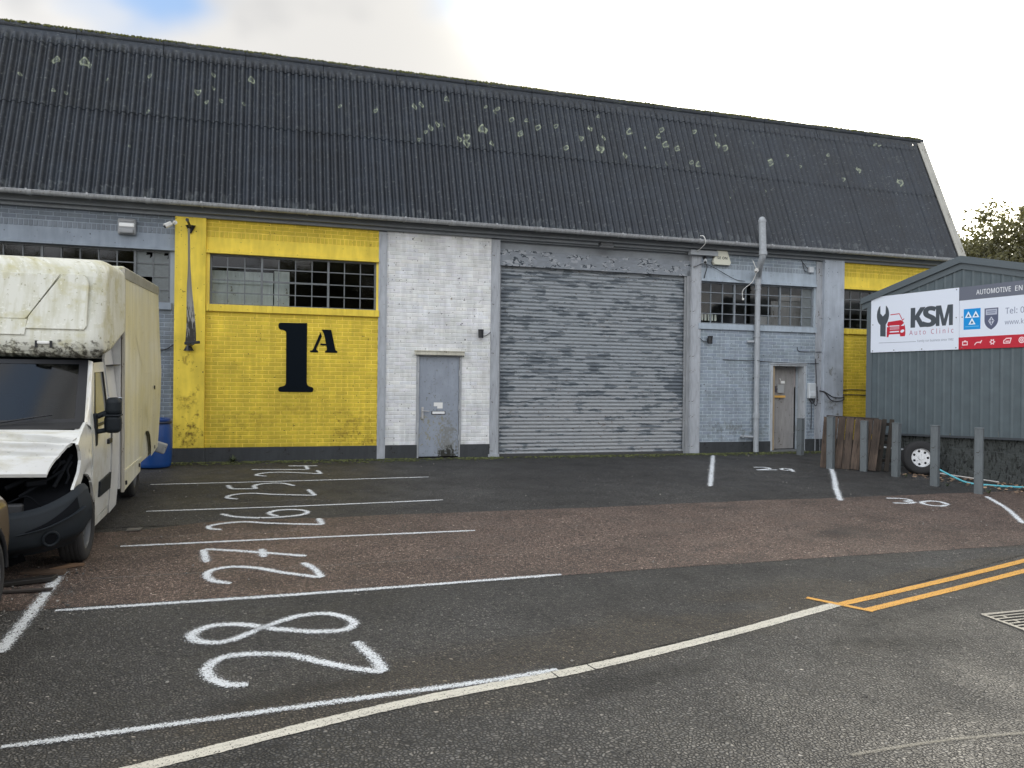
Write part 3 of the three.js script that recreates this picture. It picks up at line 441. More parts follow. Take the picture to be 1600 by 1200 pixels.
windowUnit(9.17, 12.20, 10, [3, 7], mFrameG, (i, j) => i > 8, { cas: [3, 7] });
windowUnit(12.98, 15.98, 10, [3, 7], mFrameD, () => false, { cas: [3, 7] });
tag(mesh('stored_boards', [bx(-1.25, 0.06, 1.6, 3.57, -0.30, -0.27), bx(0.08, 0.36, 1.6, 3.61, -0.32, -0.29), bx(-1.25, 0.06, 3.33, 3.36, -0.27, -0.255)], M([0.74, 0.74, 0.72], { map: WORN })), 'white boards standing inside behind the left part of the yellow bay window', 'boards');
tag(mesh('stored_boards', [bx(11.25, 12.6, 1.5, 3.52, -0.36, -0.32), bx(11.45, 12.2, 3.53, 3.68, -0.4, -0.3), bx(10.85, 11.23, 1.5, 3.14, -0.34, -0.3)], M([0.52, 0.45, 0.43], { map: WORN })), 'pinkish boards standing inside behind the right grey bay window', 'boards');
{ const t = thing('slat_blind', 'small row of pale upright blades behind the right grey window, lower left panes', 'blind', [9.2, 2.98, -0.16]); for (let i = 0; i < 6; i++) mesh('blade', bx(i * 0.085, i * 0.085 + 0.045, 0, 0.16 - 0.01 * (i % 3), 0, 0.02), M([0.8, 0.76, 0.66]), t); }

// ---------- roller shutter ----------
{
  const x0 = 4.50, x1 = 8.85, y1 = 3.94;
  const ST = tex(1024, 1024, (u, v) => {
    const a = fbm(u, v, 14, 64, 5, 301, 0.66), b = fbm(u, v, 60, 300, 3, 303), e = Math.min(u, 1 - u), row = h2(1, Math.floor(v * 52.5), 4);
    const big = fbm(u, v, 4, 6, 4, 311); const peel = a + 0.12 * (b - 0.5) + 0.06 * (row - 0.5) + 0.16 * sstep(0.10, 0, e) - 0.08 * sstep(0.4, 0.1, v) + 0.26 * (big - 0.5) - 0.058; const k = 0.9 + 0.2 * b;
    const paint = mix3(hex3(0x94999d), hex3(0xaaa9a8), sstep(0.5, 0.1, v) * 0.5 + 0.4 * (fbm(u, v, 5, 9, 3, 305) - 0.3));
    if (peel > 0.525) return mul3(mix3(hex3(0x757b80), hex3(0x555c63), fbm(u, v, 30, 90, 3, 307)), k); if (peel > 0.50) return mul3(hex3(0xa2a5a6), k);
    const ru = fbm(u, v, 80, 200, 3, 309); return ru > 0.80 ? mul3(hex3(0x5c4a40), k) : mul3(paint, k);
  });
  const mS = M([0.80, 0.82, 0.84], { map: ST, roughness: 0.58, bumpMap: ST, bumpScale: 0.001 });
  const sh = mesh('roller_shutter', bx(x0, x1, 0.02, y1 + 0.2, -0.16, -0.13), M([0.1, 0.1, 0.1]), WH);
  const n = 52, h = (y1 + 0.1) / n;
  for (let i = 0; i < n; i++) {
    const g = surf((u, v) => { const t = v * h, zz = v < 0.1 ? -0.012 + 0.004 * (v / 0.1) : v > 0.9 ? -0.012 + 0.004 * ((1 - v) / 0.1) : 0.017 * Math.sin((v - 0.1) / 0.8 * Math.PI) - 0.008; return [lerp(x0 + 0.02, x1 - 0.02, u), i * h + t + 0.012, -0.115 + zz + 0.0012 * (h2(i, 1) - 0.5)]; }, 6, 10);
    const p = g.attributes.position, uv = g.attributes.uv; for (let k = 0; k < p.count; k++) uv.setXY(k, (p.getX(k) - x0) / (x1 - x0), p.getY(k) / 4.05);
    mesh('slat', g, mS, sh);
  }
  mesh('bottom_rail', bx(x0 + 0.03, x1 - 0.03, 0, 0.05, -0.125, -0.06), M([0.05, 0.05, 0.05]), sh);
  const mGuide = M([0.3, 0.315, 0.33], { map: WORN, roughness: 0.5 });
  mesh('guide_rail', [bx(x1, x1 + 0.08, 0, y1 + 0.1, -0.14, -0.03), bx(x1 - 0.05, x1, 0, y1 + 0.1, -0.075, -0.06)], mGuide, sh); mesh('guide_rail', [bx(x0, x0 + 0.05, 0, y1 + 0.1, -0.075, -0.06)], mGuide, sh);
  const HT = tex(1024, 128, (u, v) => { const a = fbm(u, v, 26, 4, 6, 321, 0.62), r = Math.abs(fbm(u, v, 40, 6, 4, 325) - 0.5), k = 0.92 + 0.16 * (fbm(u, v, 50, 8, 3, 323) - 0.5); const band = sstep(0.1, 0.2, Math.abs(u - 0.25)) ; return a > 0.56 && r < 0.06 ? mul3(hex3(0x39424b), k) : a > 0.55 ? mul3(hex3(0xa7abb0), k) : mul3(hex3(0x8c9299), k); });
  const hp = uvWorld(bx(x0, x1 + 0.08, y1, 4.27, -0.09, -0.03), 1); const hu = hp.attributes.uv, hpos = hp.attributes.position; for (let k = 0; k < hu.count; k++) hu.setXY(k, (hpos.getX(k) - x0) / 4.4, (hpos.getY(k) - y1) / 0.33);
  mesh('header_panel', hp, M([0.95, 0.96, 0.97], { map: HT, roughness: 0.6, bumpMap: HT, bumpScale: 0.001 }), WH);
  mesh('fascia', [bx(x0, x1 + 0.08, 4.275, 4.62, -0.16, -0.10), bx(x0, x1 + 0.08, 4.44, 4.47, -0.10, 0.0)], M([0.30, 0.325, 0.35], { map: GRAIN }), WH);
}
// ---------- doors ----------
{
  const DT = tex(512, 1024, (u, v) => { // u 0..0.87m, v 0..2.03m
    const k = 0.94 + 0.12 * (fbm(u, v, 6, 12, 5, 401) - 0.5), x = u * 0.87, y = v * 2.03; let c = mul3(hex3(0x9aa1ab), k);
    const n = fbm(u, v, 22, 44, 5, 403, 0.66), s = fbm(u, v, 30, 5, 4, 405); const d = 1 - clamp(Math.hypot((x - 0.62) / 0.36, (y - 0.25) / 0.85));
    c = mix3(c, hex3(0x77766f), clamp((n - 0.62 + 0.55 * d) * 3.2) * 0.75); const d2 = 1 - clamp(Math.hypot((x - 0.62) / 0.34, (y - 0.02) / 0.30)); c = mix3(c, hex3(0x26261f), clamp((n - 0.72 + 0.8 * d2) * 4));
    if (y > 0.25 && y < 0.85 && n > 0.60 && x < 0.55) c = mix3(c, hex3(0x8d8872), 0.7); if (n < 0.25) c = mix3(c, hex3(0x6f757d), 0.5);
    if (y > 1.3 && s > 0.63) c = mix3(c, hex3(0x858b94), 0.6); return c;
  });
  const d = mesh('door', (() => { const g = bx(2.862, 3.668, 0.03, 2.03, -0.05, -0.005); const p = g.attributes.position, uv = g.attributes.uv; for (let i = 0; i < p.count; i++) uv.setXY(i, (p.getX(i) - 2.862) / 0.806, p.getY(i) / 2.03); return g; })(), M([0.9, 0.92, 0.95], { map: DT, roughness: 0.55, bumpMap: GRAINB, bumpScale: 0.001 }), WH, 'grey steel door with dirty, mouldy lower half');
  const mF = M([0.42, 0.44, 0.46], { map: WORN, roughness: 0.5 }), mDk = M([0.05, 0.05, 0.055], { roughness: 0.4 }), mSt = M([0.5, 0.5, 0.5], { metalness: 0.8, roughness: 0.35 });
  mesh('door_frame', [bx(2.80, 2.855, 0, 2.06, -0.1, 0.018), bx(3.675, 3.72, 0, 2.06, -0.1, 0.018), bx(2.855, 3.675, 2.034, 2.06, -0.1, 0.018)], mF, d);
  mesh('handle', [rbx(0.045, 0.24, 0.014, 0.006).translate(2.93, 0.90, 0.004), bar([2.93, 0.94, 0.01], [2.93, 0.94, 0.05], 0.01), bar([2.925, 0.94, 0.045], [3.06, 0.935, 0.045], 0.009)], mSt, d);
  mesh('letterbox', [rbx(0.285, 0.075, 0.012, 0.005).translate(3.255, 0.905, 0.001)], mDk, d); mesh('letterbox_flap', rbx(0.25, 0.048, 0.012, 0.004).translate(3.255, 0.905, 0.007), M([0.75, 0.76, 0.76], { roughness: 0.35 }), d);
  mesh('paper_notice', [bx(3.16, 3.34, 1.035, 1.11, -0.004, -0.0028), bx(3.23, 3.34, 0.99, 1.035, -0.004, -0.0028)], M([0.72, 0.72, 0.7]), d);
  for (const y of [0.4, 1.0, 1.7]) mesh('hinge', cyl(0.012, 0.012, 0.11, 10).translate(3.67, y, 0.012), mF, d);
  mesh('door_canopy', [bx(2.765, 3.755, 2.06, 2.13, 0.0, 0.11), bx(2.755, 3.765, 2.13, 2.145, 0, 0.125)], M([0.62, 0.60, 0.50], { map: WORN }), WH);
}
{ // right doorway, open leaf and dim lobby
  const j = mesh('doorway', [bx(11.02, 11.075, 0, 2.03, -0.2, 0.02), bx(11.925, 11.975, 0, 2.03, -0.2, 0.02), bx(11.075, 11.925, 1.985, 2.03, -0.2, 0.02), bx(11.0, 12.0, 2.03, 2.05, 0, 0.045)], M([0.50, 0.535, 0.57], { map: WORN }), WH);
  mesh('inner_jamb', [bx(11.076, 11.16, 0.04, 1.984, -0.28, -0.03)], M([0.42, 0.33, 0.22], { map: GRAIN }), j);
  const leaf = mesh('door_leaf', bx(0, 0.74, 0.03, 1.96, -0.04, 0), M([0.40, 0.385, 0.375], { map: WORN, roughness: 0.6 }), j); leaf.position.set(11.165, 0.02, -0.24); leaf.rotation.y = 0.10;
  mesh('closer_rail', bx(11.25, 11.58, 1.25, 1.30, -0.235, -0.20), M([0.65, 0.38, 0.10]), j, 'yellow strip across the open door');
  mesh('notice', [bx(11.37, 11.55, 1.36, 1.56, -0.225, -0.215)], M([0.36, 0.37, 0.37]), j); mesh('white_hook', [bx(11.45, 11.55, 1.58, 1.64, -0.225, -0.19), bar([11.47, 1.6, -0.2], [11.42, 1.7, -0.2], 0.008)], M([0.8, 0.8, 0.78]), j);
  mesh('key_box', [bx(11.29, 11.335, 1.38, 1.52, -0.235, -0.20), bx(11.26, 11.36, 1.44, 1.46, -0.225, -0.19)], M([0.1, 0.09, 0.11]), j);
  mesh('threshold', bx(11.03, 11.97, 0.0, 0.035, -0.3, 0.05), M([0.2, 0.21, 0.21], { map: WORN }), j);
}
// ================= THINGS ON THE WALL =================
const mBlk = M([0.012, 0.013, 0.016], { roughness: 0.45 }), mWhiteP = M([0.72, 0.72, 0.69], { roughness: 0.4 }), mCable = M([0.03, 0.03, 0.035], { roughness: 0.6 });
{ // stencilled number
  const sgn = thing('unit_number', 'large black stencil 1 and small raised A on the yellow brick wall', 'sign', [0, 0, 0.0125]);
  const ink = new THREE.MeshPhysicalMaterial({ color: new THREE.Color().setRGB(0.004, 0.007, 0.011), roughness: 0.8, specularIntensity: 0.15, bumpMap: GRAINB, bumpScale: 0.002 });
  const S = (pts) => { const s = new THREE.Shape(); pts.forEach((p, i) => p.length === 2 ? (i ? s.lineTo(...p) : s.moveTo(...p)) : s.bezierCurveTo(...p)); return s; };
  const one = S([[0.19, 2.605], [0.685, 2.615], [0.690, 1.50], [0.690, 1.42, 0.735, 1.405, 0.775, 1.40], [0.83, 1.395, 0.83, 1.30, 0.775, 1.30], [0.215, 1.30], [0.155, 1.30, 0.155, 1.395, 0.215, 1.40], [0.28, 1.405, 0.31, 1.42, 0.31, 1.50], [0.305, 2.40], [0.305, 2.46, 0.27, 2.47, 0.205, 2.475], [0.15, 2.48, 0.15, 2.60, 0.19, 2.605]]);
  mesh('numeral', new THREE.ExtrudeGeometry(one, { depth: 0.004, bevelEnabled: false, curveSegments: 8 }), ink, sgn);
  const A1 = S([[0.985, 2.50], [1.165, 2.50], [1.245, 2.135], [1.25, 2.10, 1.275, 2.095, 1.285, 2.09], [1.285, 2.06], [1.055, 2.06], [1.055, 2.09], [1.085, 2.10, 1.09, 2.11, 1.085, 2.15], [1.075, 2.195], [0.965, 2.20], [0.968, 2.235], [1.07, 2.23], [1.03, 2.42]]);
  const A2 = S([[0.965, 2.45], [0.99, 2.37], [0.895, 2.14], [0.885, 2.11, 0.90, 2.10, 0.925, 2.09], [0.925, 2.06], [0.775, 2.06], [0.775, 2.09], [0.815, 2.095, 0.83, 2.11, 0.84, 2.14]]);
  mesh('letter', [A1, A2].map((s) => new THREE.ExtrudeGeometry(s, { depth: 0.004, bevelEnabled: false, curveSegments: 6 })), ink, sgn).position.set(-0.03, 0, 0);
}
{ // twisted banner
  const b = thing('twisted_banner', 'torn grey banner twisted between two black brackets on the yellow pilaster', 'banner', [-1.375, 0, 0.075]);
  const BT = tex(256, 512, (u, v) => { const n = fbm(u, v, 12, 20, 5, 501, 0.6), s = fbm(u, v, 30, 4, 3, 503); let c = mul3(hex3(0x9b9b98), 0.85 + 0.3 * s); return mix3(c, hex3(0x2e2c28), clamp((n - 1.5 * v - 0.12) * 6) * 0.9); });
  const g = surf((u, v) => { const t = v, a = lerp(0.35, 1.35, sstep(0.15, 0.75, t)), s = (u - 0.5) * lerp(0.19, 0.12, t), cx = 0.04 * Math.sin(t * 3) * (1 - t) - 0.02 + 0.05 * sstep(0.5, 0, t), cz = 0.24; const d = u - 0.5; return [cx + Math.cos(a) * s * (1 - 0.25 * Math.sin(Math.PI * t)), lerp(2.18, 4.22, t), cz - Math.sin(a) * s + 0.02 * Math.sin(5 * t + d)]; }, 8, 40);
  mesh('cloth', g, M([1, 1, 1], { map: BT, roughness: 0.8 }), b);
  const cone = (y, up) => { const k = cyl(up ? 0.09 : 0.012, up ? 0.012 : 0.09, 0.15, 4); k.scale(1, 1, 0.35); return k.translate(up ? -0.01 : -0.02, y, 0.03); };
  mesh('bracket', [cone(4.24, true), bar([-0.01, 4.27, 0], [-0.03, 4.33, 0.42], 0.022), bar([-0.03, 4.33, 0.42], [-0.03, 4.33, 0.45], 0.03)], mBlk, b);
  mesh('bracket', [cone(2.11, false), bar([-0.02, 2.12, 0], [0.09, 2.15, 0.40], 0.022), rbx(0.26, 0.05, 0.05, 0.01).rotateZ(0.12).translate(0.06, 2.17, 0.28)], mBlk, b);
}
function bullet(name, label, pos, aim, col = mWhiteP) {
  const t = thing(name, label, 'camera', pos, 0, undefined); const d = V(...aim).normalize(), h = V(...aim).normalize().multiplyScalar(0.14);
  mesh('camera_body', [bar([0, 0, 0], h.toArray(), 0.036, 16), bar(h.clone().multiplyScalar(0.15).toArray().map((v, i) => v + (i === 1 ? 0.03 : 0)), h.clone().multiplyScalar(1.12).toArray().map((v, i) => v + (i === 1 ? 0.03 : 0)), 0.03, 12)], col, t);
  const e = h.clone().multiplyScalar(1.01); mesh('lens', bar(e.toArray(), e.clone().addScaledVector(d, 0.006).toArray(), 0.028, 16), mBlk, t);
  return t;
}
{ const t = bullet('security_camera', 'white bullet camera on the left edge of the yellow pilaster', [-1.70, 4.30, 0.18], [-0.75, -0.55, 0.6]); mesh('mount', [bar([0, 0, 0], [0.05, 0.05, -0.1], 0.012), bar([0.05, 0.05, -0.1], [0.05, 0.05, -0.12], 0.04)], mWhiteP, t); }
{ const t = bullet('security_camera', 'white bullet camera beside the alarm box above the shutter corner', [9.20, 4.27, 0.14], [-0.5, -0.35, 0.8], M([0.5, 0.52, 0.53])); mesh('mount', [bar([0, 0, 0], [0.06, 0.09, -0.12], 0.014), bar([0.06, 0.09, -0.12], [0.06, 0.09, -0.14], 0.045), tube([[0.06, 0.0, -0.1], [0.08, -0.12, -0.06], [0.05, -0.3, -0.1], [0.04, -0.42, -0.12]], 0.012, 12, 6)], mCable, t); }
{ const t = bullet('security_camera', 'white bullet camera strapped to the vent pipe', [10.40, 4.10, 0.34], [-0.65, -0.25, 0.6]); mesh('mount', [bar([0, 0, 0], [0.10, 0.03, -0.15], 0.014), tube([[0, 0, 0], [-0.06, 0.10, 0], [-0.08, 0.22, -0.05]], 0.008, 10, 6), tube([[0.02, -0.03, -0.05], [-0.05, -0.25, -0.12], [-0.2, -0.42, -0.24], [-0.2, -0.60, -0.26], [-0.19, -0.62, -0.26]], 0.008, 14, 6), new THREE.SphereGeometry(0.028, 10, 8).translate(-0.19, -0.63, -0.25)], mWhiteP, t); }
{ // alarm box
  const t = thing('alarm_box', 'cream trapezoid alarm box with black letters above the right grey window', 'alarm box', [9.655, 4.375, 0.0]);
  const s = new THREE.Shape([[-0.12, 0.15], [0.12, 0.15], [0.215, -0.10], [0.19, -0.15], [-0.19, -0.15], [-0.215, -0.10]].map(([a, b]) => new THREE.Vector2(a, b)));
  mesh('case', new THREE.ExtrudeGeometry(s, { depth: 0.055, bevelEnabled: true, bevelSize: 0.012, bevelThickness: 0.018, bevelSegments: 3 }).translate(0, 0, 0.03), M([0.66, 0.66, 0.55], { roughness: 0.4 }), t);
  mesh('back_plate', new THREE.ExtrudeGeometry(s, { depth: 0.028, bevelEnabled: false }).scale(1.07, 1.07, 1), M([0.12, 0.12, 0.12]), t);
  const cv = document.createElement('canvas'); cv.width = 256; cv.height = 96; const x = cv.getContext('2d'); x.clearRect(0, 0, 256, 96); x.fillStyle = '#16201c'; x.font = 'bold 70px sans-serif'; x.textAlign = 'center'; x.textBaseline = 'middle'; x.fillText('SE ON', 128, 50);
  const ct = new THREE.CanvasTexture(cv); ct.colorSpace = THREE.SRGBColorSpace; mesh('lettering', new THREE.PlaneGeometry(0.34, 0.11).translate(0.0, -0.005, 0.1045), new THREE.MeshStandardMaterial({ map: ct, transparent: true, roughness: 0.5 }), t);
}
{ const t = thing('junction_box', 'small grey junction box on the upper right of the right grey bay', 'junction box', [12.05, 4.24, 0.0]); mesh('box', rbx(0.13, 0.13, 0.07, 0.012).translate(0, 0, 0.045), M([0.52, 0.55, 0.58]), t); mesh('conduit', [tube([[-0.07, 0.02, 0.03], [-0.16, 0.12, 0.02], [-0.25, 0.22, 0.02]], 0.006, 10, 5), tube([[-0.06, -0.05, 0.03], [-0.15, -0.02, 0.02], [-0.22, 0.2, 0.02]], 0.006, 10, 5)], mCable, t); }
{ // bulkhead light above left window
  const t = thing('bulkhead_light', 'grey bulkhead light with white lens above the left grey window', 'wall lamp', [-2.44, 4.22, 0.0]);
  mesh('housing', [rbx(0.30, 0.29, 0.09, 0.035, 4).translate(0, 0, 0.05), rbx(0.24, 0.09, 0.10, 0.03, 3).translate(0, -0.085, 0.09), rbx(0.24, 0.05, 0.07, 0.02, 3).translate(0, 0.10, 0.075)], M([0.27, 0.28, 0.29], { roughness: 0.5 }), t); mesh('lens', rbx(0.25, 0.075, 0.06, 0.02, 3).translate(0, 0.025, 0.085), M([0.78, 0.79, 0.79], { roughness: 0.3 }), t);
}
{ // flood light above shutter
  const t = thing('flood_light', 'grey floodlight under the gutter above the roller shutter', 'floodlight', [6.82, 4.47, 0.12]);
  const g = mesh('housing', [rbx(0.30, 0.05, 0.20, 0.015).translate(0, 0, 0.02), rbx(0.26, 0.06, 0.14, 0.02).translate(0, 0.035, 0)], M([0.10, 0.105, 0.11]), t); g.rotation.set(0.6, -0.25, 0.1); const e = mesh('glass', rbx(0.24, 0.008, 0.15, 0.003).translate(0, -0.028, 0.02), M([0.62, 0.65, 0.66], { roughness: 0.2 }), g);
  mesh('bracket', [bar([0, 0.02, 0], [0, 0.1, -0.14], 0.012), bar([-0.12, 0.0, 0], [-0.16, 0.03, -0.04], 0.014)], mBlk, t);
}
function spot(label, x, y, side) { const t = thing('wall_light', label, 'wall lamp', [x, y, 0.0]); mesh('lamp_head', [cyl(0.055, 0.05, 0.15, 14).translate(0, 0.0, 0.10), cyl(0.06, 0.055, 0.03, 14).translate(0, 0.08, 0.10), rbx(0.06, 0.10, 0.05, 0.01).translate(0, 0, 0.03)], mBlk, t); mesh('cable', tube([[0.0, -0.02, 0.05], [side * 0.1, -0.03, 0.03], [side * 0.16, 0.0, 0.03], [side * 0.22, 0.05, 0.03]], 0.007, 14, 5), mCable, t); }
spot('small black wall lamp on the white bay, left of the shutter', 4.09, 2.5, 1); spot('small black wall lamp on the grey bay, right of the shutter', 9.37, 2.52, -1);
{ // vent pipe
  const t = thing('vent_pipe', 'tall light grey soil vent pipe rising past the gutter above the roof edge', 'pipe', [0, 0, 0]);
  const mP = M([0.40, 0.43, 0.46], { map: rep(WORN, 1, 4), roughness: 0.45 });
  mesh('pipe_length', [bar([10.57, 0.02, 0.12], [10.57, 3.80, 0.12], 0.062, 20)], mP, t); mesh('offset_bend', [tube([[10.57, 3.80, 0.12], [10.57, 4.0, 0.14], [10.45, 4.20, 0.36], [10.42, 4.38, 0.5], [10.42, 4.5, 0.515]], 0.072, 24, 16)], mP, t);
  mesh('pipe_length', [bar([10.42, 4.45, 0.515], [10.385, 5.16, 0.515], 0.078, 20)], mP, t); mesh('vent_cap', [bar([10.385, 5.14, 0.515], [10.384, 5.19, 0.515], 0.087, 20), new THREE.SphereGeometry(0.075, 16, 8, 0, Math.PI * 2, 0, Math.PI / 2).translate(10.384, 5.19, 0.515), bar([10.42, 4.42, 0.515], [10.42, 4.5, 0.515], 0.09, 20)], mP, t);
  for (const y of [0.78, 1.72, 2.62, 3.70]) mesh('pipe_collar', [bar([10.57, y, 0.12], [10.57, y + (y < 1 ? 0.12 : 0.035), 0.12], y < 1 ? 0.078 : 0.074, 20), bx(10.54, 10.60, y, y + 0.03, 0, 0.06)], mP, t);
  mesh('branch_pipe', [bar([10.25, 0.37, 0.10], [10.50, 0.36, 0.11], 0.03, 12), bar([10.25, 0.37, 0.10], [10.25, 0.37, 0.0], 0.03, 12), bar([10.35, 2.52, 0.06], [10.5, 2.52, 0.1], 0.03, 12)], mP, t);
}
{ const t = thing('meter_box', 'small white meter box with loose cables right of the open doorway', 'meter box', [12.1, 1.42, 0.0]); mesh('case', [rbx(0.19, 0.36, 0.1, 0.02).translate(0, 0, 0.06)], M([0.52, 0.56, 0.59], { roughness: 0.4 }), t); mesh('cover', rbx(0.16, 0.12, 0.02, 0.02).translate(0, -0.08, 0.112), M([0.56, 0.6, 0.63]), t); mesh('cable', [tube([[-0.05, -0.19, 0.05], [-0.02, -0.27, 0.07], [0.06, -0.29, 0.06], [0.09, -0.20, 0.05], [0.14, 0.2, 0.045], [0.12, 0.75, 0.04]], 0.011, 30, 5), tube([[0.03, -0.19, 0.05], [0.08, -0.33, 0.07], [0.17, -0.30, 0.05], [0.17, 0.1, 0.045]], 0.009, 20, 5), tube([[0.0, -0.19, 0.05], [0.03, -0.5, 0.03], [0.02, -0.9, 0.035]], 0.008, 14, 5)], mCable, t); }
function cable(label, pts, r = 0.009) { tag(mesh('cable', tube(pts, r, 50, 6), mCable), label, 'cable'); }
cable('thin dark cable running along the grey bay above the doorway', [[9.75, 2.10, 0.02], [10.4, 2.09, 0.02], [10.57, 2.09, 0.19], [10.75, 2.08, 0.02], [11.6, 2.06, 0.02], [12.3, 2.06, 0.045]], 0.008);
cable('short cable under the right grey window ending at the stanchion', [[11.72, 2.44, 0.02], [11.74, 2.36, 0.02], [11.85, 2.33, 0.02], [12.38, 2.33, 0.045]], 0.007);
cable('slack cable hanging across the right grey pilaster to the yellow bay', [[12.33, 1.42, 0.05], [12.4, 1.40, 0.135], [12.66, 1.27, 0.15], [12.95, 1.27, 0.14], [13.02, 1.33, 0.03], [14.0, 1.32, 0.03]], 0.012);
cable('second slack cable sagging lower across the right grey pilaster', [[12.33, 1.42, 0.05], [12.42, 1.37, 0.135], [12.62, 1.19, 0.15], [12.95, 1.22, 0.14], [13.02, 1.44, 0.03], [14.0, 1.44, 0.03]], 0.011);
cable('thin cable drooping from the corner camera to the pipe camera', [[8.95, 4.12, 0.06], [9.2, 4.22, 0.05], [9.5, 4.14, 0.05], [10.0, 3.92, 0.06], [10.25, 3.88, 0.1]], 0.007);
cable('cable loop on the grey wall between van and yellow pilaster', [[-2.2, 2.06, 0.02], [-1.95, 2.04, 0.03], [-1.78, 2.06, 0.03], [-1.66, 2.14, 0.05]], 0.011);
tag(mesh('cable_tie', tube([[8.97, 4.47, 0.15], [9.0, 4.52, 0.3], [9.02, 4.62, 0.44], [8.98, 4.75, 0.43], [8.93, 4.77, 0.36]], 0.009, 20, 6), mWhiteP), 'pale loop of cable wrapped round the gutter above the shutter corner', 'cable');

// ================= GREY SHED =================
{
  const o = [12.25, 0, 1.88], ang = Math.atan2(2.67, 0.31); // local +x runs along the wall, towards the camera; local +z faces the yard
  const t = thing('garage_shed', 'grey ribbed metal garage with low gable behind the row of posts', 'shed', o, 0); t.rotation.y = -ang;
  // local x = along wall, local z: outward is +? : wall faces the yard at local z = 0, body behind at negative z
  const mC = M([0.105, 0.135, 0.15], { roughness: 0.5, map: GRAIN }), mT = M([0.10, 0.122, 0.135], { roughness: 0.5 }), mBase = M([0.12, 0.135, 0.135], { map: tex(1024, 256, (u, v) => { const n = fbm(u, v, 24, 6, 6, 601, 0.65), k = 0.85 + 0.3 * (n - 0.5); let c = mul3(hex3(0xd8d8d6), k); if (n > 0.56 && v < 0.75) c = mix3(c, hex3(0x8a8c88), 0.8); if (fbm(u, v, 40, 14, 4, 603) > 0.66) c = mul3(c, 0.55); return c; }), bumpMap: GRAINB, bumpScale: 0.02, roughness: 0.9 });
  const L = 4.3, roofY = (x) => x < 1.97 ? lerp(3.33, 3.92, (x + 0.32) / 2.29) : lerp(3.92, 3.30, (x - 1.97) / 2.5);
  const base = (x) => 0.565 + 0.03 * x;
  for (let i = 0; i < 5; i++) { // cladding sheets with shallow ribs
    const x0 = -0.14 + i * 0.95, w = 0.945, n = 76;
    const g = surf((u, v) => { const x = x0 + u * w, c = mod(x + 0.14, 0.19) / 0.19, rib = c < 0.10 ? sm(c / 0.10) : c < 0.22 ? 1 : c < 0.32 ? 1 - sm((c - 0.22) / 0.10) : (c > 0.62 && c < 0.68 ? 0.15 : 0); return [x, lerp(base(x), roofY(x) - 0.02, v), 0.007 * rib + (i % 2) * 0.0015]; }, n, 2, [1, 3]);
    mesh('cladding_sheet', g, mC, t);
  }
  const lf = (x0, x1, lo, hi, z0, z1) => { const s = new THREE.Shape([[x0, lo(x0)], [x1, lo(x1)], [x1, hi(x1)], [x0, hi(x0)]].map((p) => new THREE.Vector2(...p))); return new THREE.ExtrudeGeometry(s, { depth: z1 - z0, bevelEnabled: false }).translate(0, 0, z0); };
  for (const [a, b] of [[-0.33, 1.97], [1.97, 4.45]]) { mesh('verge_trim', [lf(a, b, (x) => roofY(x) - 0.03, (x) => roofY(x) + 0.10, 0.02, 0.07), lf(a, b, (x) => roofY(x) - 0.15, (x) => roofY(x) - 0.03, 0.018, 0.028)], mT, t); mesh('roof_panel', lf(a, b, (x) => roofY(x) + 0.04, (x) => roofY(x) + 0.09, -6, 0.018), mT, t); }
  mesh('corner_trim', [bx(-0.20, -0.06, 0.56, 3.30, -0.12, 0.022), bx(-0.21, -0.14, 0.56, 3.30, -0.2, -0.12)], mT, t);
  mesh('side_wall', [bx(-0.15, -0.11, 0.5, 3.25, -6, -0.2)], mC, t);
  mesh('drip_trim', lf(-0.16, L + 0.2, (x) => base(x) - 0.04, base, -0.05, 0.045), M([0.05, 0.058, 0.066]), t);
  mesh('rendered_base', [lf(-0.05, L, () => -0.3, (x) => base(x) - 0.04, -0.3, -0.04), lf(1.75, L, () => -0.3, () => 0.38, -0.039, 0.06), bx(1.55, 1.80, -0.3, 0.24, -0.039, 0.03)], mBase, t);
  mesh('rail_pipe', bar([-0.0, 0.28, 0.05], [1.0, 0.26, 0.05], 0.016), M([0.45, 0.47, 0.48]), t);
  // sign
  const cv = document.createElement('canvas'); cv.width = 2048; cv.height = 592; const x = cv.getContext('2d'), P = 512, Y = (y) => (3.425 - y) / 1.17 * 592; // 512 px per metre
  const wh = '#dfe6f2', dg = '#4b5259', rd = '#c0283a'; x.fillStyle = wh; x.fillRect(0, 0, 2048, 592);
  // spanner
  x.save(); x.translate(57 - 70 * 0.8, 100 - 122 * 0.97); x.scale(0.8, 0.97);
  x.fillStyle = dg; x.beginPath(); x.moveTo(150, 455); x.lineTo(150, 330); x.bezierCurveTo(92, 300, 70, 200, 130, 130); x.lineTo(148, 122); x.lineTo(150, 205); x.lineTo(190, 240); x.lineTo(232, 208); x.lineTo(236, 124); x.bezierCurveTo(290, 150, 320, 250, 238, 330); x.lineTo(238, 462); x.closePath(); x.fill();
  x.restore();
  // car mark
  x.save(); x.translate(203 - 262 * 0.815, 200 - 246 * 1.017); x.scale(0.815, 1.017);
  x.strokeStyle = rd; x.fillStyle = rd; x.lineWidth = 9; x.beginPath(); x.moveTo(318, 250); x.lineTo(452, 246); x.lineTo(500, 315); x.lineTo(525, 300); x.stroke();
  x.beginPath(); x.moveTo(285, 322); x.lineTo(470, 312); x.bezierCurveTo(530, 320, 548, 380, 545, 450); x.lineTo(540, 478); x.lineTo(470, 478); x.lineTo(462, 452); x.lineTo(300, 452); x.lineTo(290, 478); x.lineTo(262, 478); x.lineTo(266, 390); x.bezierCurveTo(266, 350, 275, 335, 285, 322); x.fill();
